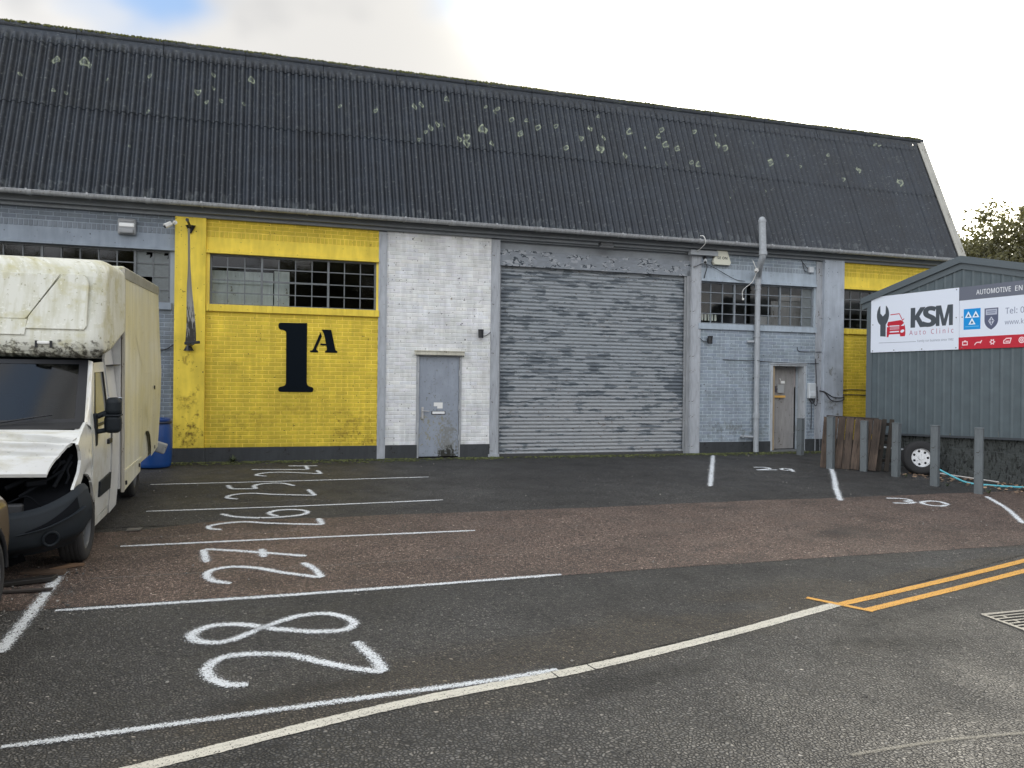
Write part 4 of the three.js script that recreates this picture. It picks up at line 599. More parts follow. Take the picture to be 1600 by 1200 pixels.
  x.fillStyle = wh; x.fillRect(305, 362, 150, 10); x.beginPath(); x.moveTo(535, 340); x.lineTo(470, 372); x.lineTo(525, 372); x.fill(); x.beginPath(); x.moveTo(264, 352); x.lineTo(296, 375); x.lineTo(270, 375); x.fill(); x.fillRect(310, 420, 140, 13); x.beginPath(); x.ellipse(500, 425, 30, 15, -0.2, 0, 7); x.fill(); x.strokeStyle = wh; x.lineWidth = 3; for (let i = 0; i < 4; i++) { x.beginPath(); x.moveTo(310, 380 + i * 8); x.lineTo(455, 378 + i * 8); x.stroke(); }
  x.restore();
  x.textBaseline = 'alphabetic'; x.fillStyle = dg; x.strokeStyle = dg; x.lineJoin = 'miter';
  for (const [ch, a, b] of [['K', 482, 648], ['S', 634, 790], ['M', 776, 974]]) { x.save(); x.font = 'bold 268px sans-serif'; const w = x.measureText(ch).width * 0.9; x.translate(a, 350); x.scale((b - a) / w, 1); x.lineWidth = 9; x.fillText(ch, -w * 0.055, 0); x.strokeText(ch, -w * 0.055, 0); x.restore(); }
  x.fillStyle = '#b06a86'; x.font = '66px sans-serif'; { const T = 'Auto Clinic'.split(''), tot = T.reduce((q, ch) => q + x.measureText(ch).width, 0), gap = (496 - tot) / (T.length - 1); T.reduce((px, ch) => { x.fillText(ch, px, 428); return px + x.measureText(ch).width + gap; }, 481); }
  x.strokeStyle = '#7b8190'; x.lineWidth = 4; x.beginPath(); x.moveTo(105, 493); x.lineTo(560, 497); x.stroke(); x.fillStyle = '#7b8190'; x.font = '30px sans-serif'; x.fillText('Family run business since 1982', 575, 503, 402);
  // right panel
  x.fillStyle = '#6a6f7c'; x.fillRect(1030, 0, 1018, 128); x.fillStyle = rd; x.fillRect(1030, 478, 1018, 114); x.fillStyle = '#f0f2f4'; x.font = '76px sans-serif'; x.font = '62px sans-serif'; x.fillText('AUTOMOTIVE', 1204, 86, 335); x.fillText('EN', 1569, 86, 90);
  x.fillStyle = '#1192dc'; x.fillRect(1080, 212, 170, 196); x.fillStyle = '#e8f2fa'; const tri = (cx, cy, s, f) => { x.fillStyle = f; x.beginPath(); x.moveTo(cx, cy - s); x.lineTo(cx + s, cy + s * 0.75); x.lineTo(cx - s, cy + s * 0.75); x.fill(); }; for (const [a, b] of [[1128, 270], [1202, 270], [1165, 335]]) { tri(a, b, 36, '#e8f2fa'); tri(a, b + 6, 15, '#1f5f8a'); } x.fillStyle = '#6fb9e6'; x.fillRect(1095, 376, 140, 8);
  x.save(); x.translate(-29, 0); x.fillStyle = '#5a6078'; x.beginPath(); x.moveTo(1318, 222); x.lineTo(1450, 222); x.lineTo(1450, 330); x.bezierCurveTo(1450, 380, 1410, 405, 1384, 420); x.bezierCurveTo(1350, 405, 1318, 380, 1318, 330); x.fill(); x.fillStyle = '#b5bbcb'; x.fillRect(1330, 232, 108, 52); x.fillStyle = '#878da3'; x.fillRect(1340, 244, 88, 12); x.fillRect(1345, 262, 78, 10); x.fillStyle = '#c9cedb'; x.beginPath(); x.moveTo(1384, 300); x.lineTo(1414, 340); x.lineTo(1384, 384); x.lineTo(1354, 340); x.fill(); x.fillStyle = '#5a6078'; x.fillRect(1379, 315, 10, 56); x.fillRect(1362, 336, 44, 8); x.restore();
  x.fillStyle = '#7e859b'; x.font = '74px sans-serif'; x.fillText('Tel: 0', 1486, 286, 190); x.font = '60px sans-serif'; x.fillText('www.ks', 1482, 382, 200);
  x.strokeStyle = '#f3d9dc'; x.lineWidth = 9; const ic = [[1096, 536], [1230, 536], [1368, 534], [1510, 530], [1640, 528], [1780, 528], [1920, 528]]; ic.forEach(([a, b], i) => { x.beginPath(); if (i % 7 === 0) { x.rect(a - 24, b - 14, 48, 30); x.moveTo(a - 10, b - 22); x.lineTo(a + 12, b - 22); } else if (i === 1) { x.moveTo(a - 36, b + 22); x.bezierCurveTo(a - 10, b - 30, a + 10, b + 20, a + 36, b - 22); x.lineTo(a + 20, b + 6); } else if (i === 2) { for (let k = 0; k < 6; k++) { const q = k * Math.PI / 3; x.moveTo(a + 10 * Math.cos(q), b + 10 * Math.sin(q)); x.lineTo(a + 28 * Math.cos(q), b + 28 * Math.sin(q)); } x.moveTo(a + 16, b); x.arc(a, b, 16, 0, 7); } else if (i === 3) { x.moveTo(a - 34, b + 20); x.lineTo(a - 34, b - 2); x.lineTo(a - 10, b - 22); x.lineTo(a + 34, b - 22); x.lineTo(a + 22, b + 20); x.closePath(); x.moveTo(a - 18, b + 4); x.lineTo(a + 18, b + 4); } else { x.arc(a, b, 24, 0, 7); x.moveTo(a + 10, b); x.arc(a, b, 10, 0, 7); } x.stroke(); });
  const ct = new THREE.CanvasTexture(cv); ct.colorSpace = THREE.SRGBColorSpace; ct.anisotropy = 8;
  const sg = thing('garage_sign', 'white printed garage sign with KSM Auto Clinic lettering, spanner and red car', 'sign', o, 0); sg.rotation.y = -ang;
  const mSg = new THREE.MeshStandardMaterial({ map: ct, roughness: 0.35 });
  const pnl = (a, b) => { const g = bx(a, b, 2.255, 3.425, 0.024, 0.034), p = g.attributes.position, uv = g.attributes.uv; for (let i = 0; i < p.count; i++) uv.setXY(i, (p.getX(i) + 0.08) / 4, (p.getY(i) - 2.255) / 1.17); return g; };
  mesh('sign_panel', pnl(-0.08, 1.938), mSg, sg, 'left panel with spanner, red car and lettering'); mesh('sign_panel', pnl(1.944, 3.92), mSg, sg, 'right panel with grey and red bands');
  for (const [a, b] of [[-0.03, 3.39], [-0.03, 2.84], [-0.03, 2.29], [0.5, 2.29], [1.15, 2.29], [1.88, 2.29], [1.88, 2.86], [2.0, 2.86], [2.0, 2.29], [1.88, 3.39]]) mesh('screw', cyl(0.012, 0.012, 0.006, 8).rotateX(Math.PI / 2).translate(a, b, 0.036), M([0.25, 0.25, 0.25], { metalness: 0.5 }), sg);
}
// ================= POSTS, BOARDS, WHEEL, HOSE =================
{
  const mPost = M([0.135, 0.155, 0.165], { map: WORN, roughness: 0.7, bumpMap: GRAINB, bumpScale: 0.004 }), mMossy = M([0.09, 0.095, 0.06], { map: WORN });
  const P = [[11.38, 0.62, 0.83, 'grey square post standing right in front of the open doorway'], [10.52, 2.65, 1.03, 'grey post at the left end of the leaning boards'], [10.99, 3.02, 0.98, 'grey post at the right end of the leaning boards'], [11.09, 3.72, 1.0, 'grey square post just left of the loose wheel'], [10.95, 4.74, 1.05, 'grey square post just right of the loose wheel'], [11.05, 5.52, 1.08, 'grey square post nearest the road, by the end of the hose']];
  P.forEach(([x, z, h, l], i) => { const t = thing('bollard', l, 'post', [x, gy(z) - 0.02, z], 0.3 + 0.15 * (i % 3), 'grey posts along the yard edge'); t.rotation.z = 0.012 * (i % 3 - 1);
    mesh('post', [rbx(0.125, h, 0.125, 0.015, 2).translate(0, h / 2, 0)], mPost, t); mesh('post_cap', rbx(0.132, 0.018, 0.132, 0.008).translate(0, h + 0.009, 0), mPost, t); });
  const wt = tex(512, 512, (u, v) => { const g = fbm(u, v, 40, 3, 5, 701, 0.6), k = fbm(u, v, 4, 4, 4, 703); let c = mix3(hex3(0x4c423a), hex3(0x85766a), g); c = mul3(c, 0.7 + 0.6 * k); return fbm(u, v, 120, 5, 3, 705) > 0.72 ? mul3(c, 0.5) : c; });
  const t = thing('board_stack', 'weathered brown timber boards leaning between two grey posts', 'boards', [10.60, gy(2.6), 2.42]); t.rotation.y = -0.86;
  let x = -0.08; const q = rng(9); for (let i = 0; i < 7; i++) { const w = 0.12 + 0.07 * q(), h = 0.99 + 0.03 * q(); const g = rbx(w - 0.01, h, 0.03 + 0.012 * q(), 0.005); const uv = g.attributes.uv; for (let k = 0; k < uv.count; k++) uv.setXY(k, uv.getX(k) + i * 0.37, uv.getY(k) + i * 0.21); const m = mesh('plank', g, M(mul3([0.50, 0.47, 0.45], 0.85 + 0.3 * q()), { map: wt, roughness: 0.85, bumpMap: wt, bumpScale: 0.006 }), t); m.position.set(x + w / 2, h / 2, 0.02 * q()); m.rotation.set(-0.13, 0.03 * (q() - 0.5), -0.04 - 0.05 * (i / 7)); x += w; }
  mesh('cross_batten', rbx(1.02, 0.08, 0.03, 0.005).rotateX(-0.13).translate(0.48, 0.45, -0.09), M([0.25, 0.22, 0.2], { map: wt }), t); mesh('top_rail', rbx(0.95, 0.05, 0.06, 0.006).rotateZ(-0.03).translate(0.45, 1.0, -0.16), M([0.14, 0.11, 0.1], { map: wt }), t);
  const pl = thing('broken_pallet', 'dark broken pallet leaning behind the right end of the boards', 'pallet', [11.28, gy(2.9), 2.95]); pl.rotation.y = -0.7; for (const dx of [0, 0.14, 0.27]) { const m = mesh('slat', rbx(0.08, 1.02, 0.03, 0.005), M([0.15, 0.14, 0.11], { map: wt }), pl); m.position.set(dx, 0.5, 0); m.rotation.set(-0.15, 0, -0.1); } for (const y of [0.2, 0.55, 0.9]) mesh('crosspiece', rbx(0.36, 0.06, 0.05, 0.005).translate(0.17 + 0.1 * (0.5 - y) * -1, y, -0.03 - y * 0.13), M([0.13, 0.12, 0.1], { map: wt }), pl);
}
function tyreGeo(R0, w, rim) { const p = [[rim, -w * 0.42], [rim + 0.015, -w * 0.5], [R0 - 0.06, -w * 0.52], [R0 - 0.02, -w * 0.46], [R0, -w * 0.34], [R0, w * 0.34], [R0 - 0.02, w * 0.46], [R0 - 0.06, w * 0.52], [rim + 0.015, w * 0.5], [rim, w * 0.42]].map(([a, b]) => new THREE.Vector2(a, b)); const g = new THREE.LatheGeometry(p, 48); const L = [g]; for (let i = 0; i < 4; i++) { const y = (i - 1.5) * w * 0.17; L.push(new THREE.LatheGeometry([[R0 - 0.001, y - w * 0.07], [R0 + 0.005, y - w * 0.06], [R0 + 0.005, y + w * 0.06], [R0 - 0.001, y + w * 0.07]].map(([a, b]) => new THREE.Vector2(a, b)), 48)); } return merge(L); }
function steelRim(r, w, n = 8, hr = 0.025) { // disc with holes, axis y, outer side +y
  const s = new THREE.Shape(); s.absarc(0, 0, r * 0.93, 0, Math.PI * 2); for (let i = 0; i < n; i++) { const a = i / n * Math.PI * 2, h = new THREE.Path(); h.absarc(Math.cos(a) * r * 0.70, Math.sin(a) * r * 0.70, hr, 0, Math.PI * 2, true); s.holes.push(h); } const c = new THREE.Path(); c.absarc(0, 0, r * 0.22, 0, Math.PI * 2, true); s.holes.push(c);
  const d = new THREE.ExtrudeGeometry(s, { depth: 0.012, bevelEnabled: true, bevelSize: 0.006, bevelThickness: 0.008, bevelSegments: 2, curveSegments: 20 }).rotateX(-Math.PI / 2).translate(0, w * 0.12, 0);
  const lip = new THREE.LatheGeometry([[r * 0.9, w * 0.1], [r * 0.93, w * 0.3], [r * 0.97, w * 0.42], [r * 1.04, w * 0.45], [r * 1.05, w * 0.40], [r * 0.99, w * 0.3], [r * 0.95, -w * 0.4], [r * 1.04, -w * 0.45]].map(([a, b]) => new THREE.Vector2(a, b)), 40);
  const hub = [cyl(r * 0.24, r * 0.30, 0.05, 20).translate(0, w * 0.18, 0)]; for (let i = 0; i < 5; i++) { const a = i / 5 * Math.PI * 2; hub.push(cyl(0.012, 0.012, 0.03, 6).translate(Math.cos(a) * r * 0.42, w * 0.2, Math.sin(a) * r * 0.42)); }
  return merge([d, lip, ...hub]);
}
const mTyre = M([0.022, 0.022, 0.023], { roughness: 0.85, bumpMap: GRAINB, bumpScale: 0.003 });
{
  const t = thing('loose_wheel', 'loose wheel with silver steel rim leaning against the shed base between posts', 'wheel', [11.82, gy(3.6), 3.55]); const a = -0.52;
  const h = new THREE.Group(); t.rotation.set(0, a, 0); const w = 0.2;
  const ty = mesh('tyre', tyreGeo(0.315, w, 0.175).rotateX(Math.PI / 2), mTyre, t); ty.position.set(0, 0.315, 0); ty.rotation.x = -0.16;
  const rm = mesh('rim', steelRim(0.178, w, 7, 0.026).rotateX(Math.PI / 2), M([0.55, 0.56, 0.57], { metalness: 0.55, roughness: 0.38 }), ty); const hb = mesh('hub_hole', cyl(0.17, 0.17, 0.02, 24).rotateX(Math.PI / 2).translate(0, 0, -0.02), mBlk, ty);
}
tag(mesh('hose', [tube([[11.60, gy(4.1) + 0.24, 4.05], [11.72, gy(4.3) + 0.10, 4.35], [11.78, gy(4.6) + 0.02, 4.65], [11.95, gy(4.95) + 0.02, 4.95], [12.25, gy(5.2) + 0.02, 5.15], [12.7, gy(5.4) + 0.02, 5.4], [13.2, gy(5.7) + 0.02, 5.7]], 0.018, 60, 8)], M([0.10, 0.42, 0.50], { roughness: 0.35 })), 'turquoise garden hose lying along the foot of the shed', 'hose');
tag(mesh('white_stick', bar([11.86, gy(3.2) + 0.06, 3.2], [12.2, gy(4.6) + 0.05, 4.9], 0.012, 6), M([0.5, 0.48, 0.46])), 'thin pale stick lying behind the turquoise hose', 'stick');
// ---------- blue drum ----------
{
  const t = thing('plastic_drum', 'blue plastic drum standing between the van and the yellow pilaster', 'drum', [-1.885, gy(0.62), 0.62]);
  const mB = M([0.012, 0.075, 0.30], { roughness: 0.38, map: GRAIN });
  mesh('drum_body', new THREE.LatheGeometry([[0.001, 0.01], [0.24, 0.01], [0.265, 0.03], [0.275, 0.08], [0.288, 0.25], [0.29, 0.45], [0.286, 0.62], [0.272, 0.74], [0.262, 0.765]].map(([a, b]) => new THREE.Vector2(a, b)), 40), mB, t);
  mesh('clamp_ring', new THREE.LatheGeometry([[0.26, 0.765], [0.285, 0.77], [0.288, 0.80], [0.26, 0.81]].map(([a, b]) => new THREE.Vector2(a, b)), 40), M([0.02, 0.03, 0.06], { roughness: 0.4 }), t);
  const lid = mesh('lid', new THREE.LatheGeometry([[0.001, 0.845], [0.20, 0.845], [0.22, 0.86], [0.262, 0.86], [0.272, 0.845], [0.272, 0.81], [0.25, 0.80]].map(([a, b]) => new THREE.Vector2(a, b)), 40), M([0.015, 0.06, 0.24], { roughness: 0.35 }), t); for (const s of [-1, 1]) mesh('bung', cyl(0.035, 0.035, 0.02, 16).translate(s * 0.14, 0.855, 0.06), mB, lid);
}
// ================= BOX VAN =================
{
  const van = thing('box_van', 'dirty white box van with missing headlight and damaged front bumper', 'van', [-2.66, gy(5), 5]); van.rotation.x = 0.035;
  const DIRT = tex(1024, 1024, (u, v) => { const s = fbm(u, v, 60, 4, 5, 801, 0.6), n = fbm(u, v, 10, 8, 6, 803, 0.62), f = fbm(u, v, 90, 90, 3, 805); let c = mix3(hex3(0xe2e2d8), hex3(0xb9b697), clamp((s - 0.35) * 1.6 + (n - 0.5)) * 0.85); if (n > 0.57) c = mix3(c, hex3(0xc6bf8f), clamp((n - 0.57) * 6) * 0.6); if (f > 0.78) c = mix3(c, hex3(0xf2f2ea), 0.6); if (f < 0.2) c = mix3(c, hex3(0x8b8666), 0.5); return c; });
  const GRIME = tex(512, 256, (u, v) => { const n = fbm(u, v, 40, 20, 5, 811, 0.68), m = fbm(u, v, 6, 3, 4, 813); return mix3(hex3(0xb9b59c), hex3(0x25251c), clamp((n + 0.5 * m - 0.55) * 3.4)); });
  const SIDE = tex(512, 512, (u, v) => { const s = fbm(u, v, 30, 3, 5, 821), n = fbm(u, v, 4, 5, 5, 823, 0.6), f = fbm(u, v, 70, 70, 3, 825); let c = mix3(hex3(0xf2f0e2), hex3(0xe6dfb8), clamp((n - 0.3) * 2)); c = mul3(c, 0.93 + 0.14 * (s - 0.5)); if (f < 0.17) c = mul3(c, 0.85); return c; });
  const LUT = tex(1024, 512, (u, v) => { const s = fbm(u, v, 60, 4, 5, 841, 0.6), n = fbm(u, v, 10, 6, 6, 843, 0.62), f = fbm(u, v, 90, 45, 3, 845), g = fbm(u, v, 70, 36, 4, 847, 0.7); let c = mix3(hex3(0xe0e0d6), hex3(0xb5b294), clamp((s - 0.38) * 1.5 + (n - 0.5)) * 0.8); if (n > 0.55) c = mix3(c, hex3(0xc4bd8e), clamp((n - 0.55) * 6) * 0.6); if (f > 0.76) c = mix3(c, hex3(0xf0f0e8), 0.6); if (f < 0.2) c = mix3(c, hex3(0x8b8666), 0.5); const y = 1.9 + v * 1.15; return mix3(c, hex3(0x35332a), clamp((g - 0.36 - (y - 2.0) * 1.7 - (y > 2.135 ? 0.3 : 0)) * 3.4) * 0.8); });
  const mLut = M([0.86, 0.86, 0.84], { map: LUT, roughness: 0.5 });
  const mBox = M([0.86, 0.86, 0.84], { map: DIRT, roughness: 0.5 }), mSide = M([0.95, 0.94, 0.90], { map: SIDE, roughness: 0.42 }), mGrime = M([0.8, 0.8, 0.76], { map: GRIME, roughness: 0.8 }), mTrim = M([0.40, 0.40, 0.37], { map: WORN, roughness: 0.45, metalness: 0.3 });
  const mW = new THREE.MeshPhysicalMaterial({ color: 0xe6e7e6, roughness: 0.38, clearcoat: 0.6, clearcoatRoughness: 0.18, map: tex(512, 512, (u, v) => { const n = fbm(u, v, 8, 8, 6, 831, 0.62), f = fbm(u, v, 60, 60, 4, 833); let c = mix3([0.96, 0.96, 0.95], [0.83, 0.81, 0.74], clamp((n - 0.45) * 2.4)); return f < 0.22 ? mul3(c, 0.88) : c; }) });
  const mCr = M([0.74, 0.70, 0.62], { map: SIDE, roughness: 0.45 }), mCabW = M([0.72, 0.72, 0.70], { map: GRAIN, roughness: 0.4 }), mBump = new THREE.MeshPhysicalMaterial({ color: new THREE.Color().setRGB(0.014, 0.019, 0.024), specularIntensity: 0.5, roughness: 0.55, map: GRAIN }), mDark = new THREE.MeshPhysicalMaterial({ color: new THREE.Color().setRGB(0.006, 0.007, 0.009), roughness: 0.8, specularIntensity: 0.2 }), mMid = M([0.035, 0.037, 0.04], { roughness: 0.6 });
  // --- box body ---
  const W = 1.03, bz0 = -2.72, bz1 = 0.2, T = 3.0;
  const body = mesh('box_body', [bx(-W + 0.035, W - 0.035, 0.50, T - 0.05, bz0 + 0.03, bz1 - 0.02)], mSide, van);
  for (const s of [1, -1]) {
    const sh = new THREE.Shape([[bz0, 0.56], [-2.02, 0.50], [-2.0, 0.64], [-1.88, 0.82], [-1.72, 0.90], [-1.5, 0.92], [-1.28, 0.85], [-1.16, 0.70], [-1.11, 0.5], [-1.08, 0.42], [bz1, 0.36], [bz1, T - 0.1], [bz0, T - 0.1]].map((p) => new THREE.Vector2(...p)));
    const g0 = new TessellateModifier(0.3, 4).modify(new THREE.ShapeGeometry(sh)); const bulge = (z, y) => 0.055 * sstep(-0.8, -2.6, z) * Math.exp(-(((y - 1.6) / 0.8) ** 2)) * (s > 0 ? 1 : 0);
    const shell = (off) => { const g = g0.clone(), p = g.attributes.position; for (let i = 0; i < p.count; i++) { const z = p.getX(i), y = p.getY(i); p.setXYZ(i, s * (W + bulge(z, y) - off), y, z); } const uv = g.attributes.uv; for (let i = 0; i < uv.count; i++) uv.setXY(i, p.getZ(i) / 3, p.getY(i) / 3); g.computeVertexNormals(); return g; };
    mesh('side_panel', [shell(0), shell(0.03)], mSide, body);
    mesh('roof_rail', [bx(s > 0 ? W - 0.06 : -W - 0.01, s > 0 ? W + 0.01 : -W + 0.06, T - 0.12, T, bz0, bz1)], mTrim, body);
    mesh('corner_post', [bx(s > 0 ? W - 0.02 : -W - 0.008, s > 0 ? W + 0.008 : -W + 0.02, 0.36, T, bz1 - 0.045, bz1 + 0.005)], M([0.5, 0.47, 0.40], { map: WORN }), body);
    mesh('skirt_rail', [bx(s > 0 ? W - 0.02 : -W - 0.012, s > 0 ? W + 0.012 : -W + 0.02, 0.58, 0.61, -1.12, bz1 - 0.05)], mSide, body);
    for (const [z, y] of [[0.05, 0.45], [-0.95, 0.52], [-2.35, 0.6]]) mesh('side_marker', rbx(0.02, 0.05, 0.03, 0.005).translate(s * (W + 0.01), y, z), mBlk, body);
    mesh('fuel_cap', cyl(0.03, 0.03, 0.01, 14).rotateZ(Math.PI / 2).translate(s * (W + bulge(-2.0, 1.5) + 0.008), 1.5, -2.05), mBlk, body);
  }
  mesh('box_bulkhead', bx(-W + 0.03, W - 0.03, 0.4, T - 0.1, bz1 - 0.018, bz1 - 0.002), mCabW, body);
  mesh('box_roof', rbx(2 * W, 0.06, bz1 - bz0, 0.02).translate(0, T - 0.01, (bz0 + bz1) / 2), mBox, body);
  mesh('rear_bumper', [rbx(0.30, 0.16, 0.12, 0.02).rotateZ(-0.35).translate(W - 0.02, 0.56, bz0 - 0.05), rbx(1.9, 0.12, 0.1, 0.02).translate(-0.1, 0.5, bz0 - 0.02)], M([0.35, 0.36, 0.36], { map: WORN }), van, 'bent grey rear bumper corner');
  mesh('chassis', [bx(-0.45, -0.35, 0.38, 0.5, bz0, 1.6), bx(0.35, 0.45, 0.38, 0.5, bz0, 1.6), bx(-0.8, 0.8, 0.42, 0.50, -2.4, 0.3), bx(-0.9, 0.9, 0.30, 0.36, 0.2, 2.3)], mDark, van);
  // --- luton head ---
  {
    const s = new THREE.Shape(); s.moveTo(0.2, T - 0.11); s.lineTo(0.9, T - 0.11); s.bezierCurveTo(1.13, T - 0.11, 1.19, T - 0.16, 1.22, T - 0.28); s.lineTo(1.40, 2.17); s.bezierCurveTo(1.42, 2.09, 1.40, 2.06, 1.33, 2.06); s.lineTo(0.95, 2.1); s.lineTo(0.2, 2.28); s.closePath();
    const g = new THREE.ExtrudeGeometry(s, { depth: 2 * (W - 0.14), bevelEnabled: true, bevelSize: 0.11, bevelThickness: 0.15, bevelSegments: 8, curveSegments: 10, steps: 6 });
    g.rotateY(-Math.PI / 2).translate(W - 0.14, 0, 0); // shape x -> z, extrude -> -x
    const p = g.attributes.position, uv = g.attributes.uv; for (let i = 0; i < p.count; i++) { if (p.getZ(i) < 0.2) p.setZ(i, 0.2); uv.setXY(i, (p.getX(i) + (1.3 - Math.min(1.3, p.getZ(i))) * 0.8) / 2.6 + 0.42, (p.getY(i) - 1.9) / 1.15); }
    const lut = mesh('luton_head', g, mLut, van, 'streaked cream overhang above the windscreen');
    // front-plane frame: from (1.33,2.84) to (1.51,2.17)
    const fz = (y) => 1.333 + (2.84 - y) * 0.2687 + 0.004;
    const plate = (pts, o, mat, name, d = 0.012) => { const sh = new THREE.Shape(pts.map((q) => new THREE.Vector2(...q))); const e = new THREE.ExtrudeGeometry(sh, { depth: d, bevelEnabled: true, bevelSize: 0.008, bevelThickness: 0.006, bevelSegments: 2 }); const p = e.attributes.position, uv = e.attributes.uv; for (let i = 0; i < p.count; i++) { const y = p.getY(i); uv.setXY(i, p.getX(i) / 2.6 + 0.42, (y - 1.9) / 1.15); p.setZ(i, p.getZ(i) + fz(y) + o - d); } e.computeVertexNormals(); return mesh(name, e, mat, lut); };
    plate([[-0.62, 2.79], [0.62, 2.79], [0.36, 2.36], [0.34, 2.34], [-0.34, 2.34], [-0.36, 2.36]], 0.012, mLut, 'centre_panel');
    plate([[-0.36, 2.325], [0.36, 2.325], [0.345, 2.18], [-0.345, 2.18]], 0.008, mLut, 'centre_panel');
    for (const sx of [1, -1]) plate([[sx * 0.66, 2.80], [sx * 0.84, 2.80], [sx * 0.885, 2.72], [sx * 0.89, 2.28], [sx * 0.87, 2.245], [sx * 0.365, 2.245], [sx * 0.385, 2.36]], 0.010, mLut, 'corner_panel');
    mesh('marker_lamp', [rbx(0.11, 0.028, 0.03, 0.008).translate(0.52, 2.10, 1.53)], M([0.75, 0.75, 0.72], { roughness: 0.2 }), lut); mesh('marker_bracket', [bx(0.445, 0.465, 2.05, 2.12, 1.50, 1.535), bx(0.575, 0.595, 2.05, 2.12, 1.50, 1.535)], mBlk, lut);
  }
  // --- cab skin ---
  const sx = (y, z) => 0.985 - 0.13 * Math.max(0, z - 2.15) ** 1.5 - (y > 1.12 ? 0.105 * (y - 1.12) ** 1.15 : 0.05 * (y - 1.12) ** 2) ;
  const skin = (pts, s, off = 0, dent = null, seg = 0.12) => { const g = new TessellateModifier(seg, 7).modify(new THREE.ShapeGeometry(new THREE.Shape(pts.map((q) => new THREE.Vector2(...q))), 8)); const mk = (d) => { const h = g.clone(), p = h.attributes.position, uv = h.attributes.uv; for (let i = 0; i < p.count; i++) { const z = p.getX(i), y = p.getY(i); p.setXYZ(i, s * (sx(y, z) + off - d + (dent ? dent(z, y) : 0)), y, z); uv.setXY(i, z / 2, y / 2); } const q = mergeVertices(h, 1e-4); q.computeVertexNormals(); return q; }; 
    const rim = []; const n = pts.length; for (let i = 0; i < n; i++) { const a = pts[i], b = pts[(i + 1) % n]; rim.push(surf((u, v) => { const z = lerp(a[0], b[0], u), y = lerp(a[1], b[1], u); return [s * (sx(y, z) + off - v * 0.025 + (dent ? dent(z, y) : 0)), y, z]; }, 3, 1)); }
    return merge([mk(0), mk(0.025), ...rim]); };
  const arc = (cz, cy, r, a0, a1, n) => Array.from({ length: n + 1 }, (_, i) => { const a = lerp(a0, a1, i / n); return [cz + Math.cos(a) * r, cy + Math.sin(a) * r]; });
  const dent = (z, y) => -0.03 * Math.exp(-(((z - 1.86) / 0.14) ** 2) - (((y - 0.82) / 0.07) ** 2)) + 0.015 * Math.exp(-(((z - 1.78) / 0.18) ** 2) - (((y - 0.97) / 0.05) ** 2)) - 0.012 * Math.exp(-(((z - 1.62) / 0.07) ** 2) - (((y - 0.9) / 0.2) ** 2));
  for (const s of [1, -1]) {
    mesh('rear_cab_panel', skin([[0.215, 0.22], [0.62, 0.20], [0.675, 0.30], [0.69, 1.94], [0.215, 2.25]], s, 0.012), mCabW, van);
    mesh('cab_corner_trim', [bx(s > 0 ? 0.92 : -1.0, s > 0 ? 1.0 : -0.92, 1.86, 1.87, 0.22, 0.66)], mBlk, van);
    // door with window opening
    const door = mesh('cab_door', skin([[0.70, 0.30], [1.36, 0.28], [1.42, 0.42], ...arc(1.94, 0.36, 0.46, Math.PI * 0.88, Math.PI * 0.72, 3), [1.60, 0.86], [1.63, 1.22], [1.50, 1.26], [0.80, 1.24], [0.70, 1.22]], s), mW, van);
    mesh('door_frame', [skin([[0.70, 1.225], [0.78, 1.245], [0.78, 1.86], [0.70, 1.90]], s), skin([[0.78, 1.80], [1.22, 1.80], [1.26, 1.86], [1.20, 1.90], [0.70, 1.905], [0.78, 1.86]], s), skin([[1.22, 1.80], [1.53, 1.255], [1.62, 1.225], [1.61, 1.26], [1.28, 1.87]], s)], mW, door);
    mesh('door_glass', skin([[0.79, 1.25], [1.52, 1.255], [1.215, 1.795], [0.79, 1.795]], s, -0.012), M([0.27, 0.285, 0.28], { roughness: 0.08 }), door);
    mesh('glass_seal', [skin([[0.785, 1.24], [1.53, 1.245], [1.52, 1.27], [0.785, 1.265]], s, 0.004), skin([[1.47, 1.26], [1.535, 1.255], [1.23, 1.80], [1.20, 1.79]], s, 0.004), skin([[0.775, 1.25], [0.80, 1.25], [0.80, 1.80], [0.775, 1.80]], s, 0.004)], mBlk, door);
    mesh('door_handle', rbx(0.035, 0.055, 0.17, 0.012).translate(s * 0.995, 1.04, 0.84), mBlk, door);
    mesh('rub_strip', skin([[0.72, 0.50], [1.30, 0.50], [1.30, 0.66], [0.72, 0.68]], s, 0.02), mBump, door);
    mesh('cab_sill', skin([[0.66, 0.20], [1.44, 0.20], [1.44, 0.27], [0.68, 0.285]], s), mW, van);
    const fen = mesh('front_wing', skin([[1.64, 0.90], ...arc(1.93, 0.36, 0.47, Math.PI * 0.70, Math.PI * 0.24, 9), [2.36, 0.76], [2.32, 0.80], [2.20, 0.90], [2.15, 1.00], [2.18, 1.09], [2.24, 1.16], [2.16, 1.22], [2.02, 1.275], [1.87, 1.335], [1.72, 1.33], [1.655, 1.24]], s, 0.0, s > 0 ? dent : null, 0.05), mW, van, s > 0 ? 'white front wing, dented above the wheel' : undefined);
    mesh('wing_lip', surf((u, v) => { const z = lerp(1.87, 2.22, u), y = lerp(1.325, 1.165, u); return [s * lerp(sx(y, z), sx(y, z) - 0.075, v), y + 0.012 * v, z]; }, 10, 2), mW, fen);
    mesh('wheel_arch_liner', surf((u, v) => { const a = lerp(-0.05, Math.PI * 1.02, u); return [s * lerp(0.97, 0.55, v), 0.36 + Math.sin(a) * 0.475, 1.93 + Math.cos(a) * 0.475]; }, 20, 2), mDark, van);
    // a pillar: ruled between windscreen edge and side skin
    const wsE = (t) => [s * lerp(0.952, 0.88, t), lerp(1.33, 1.93, t), lerp(1.855, 1.325, t)];
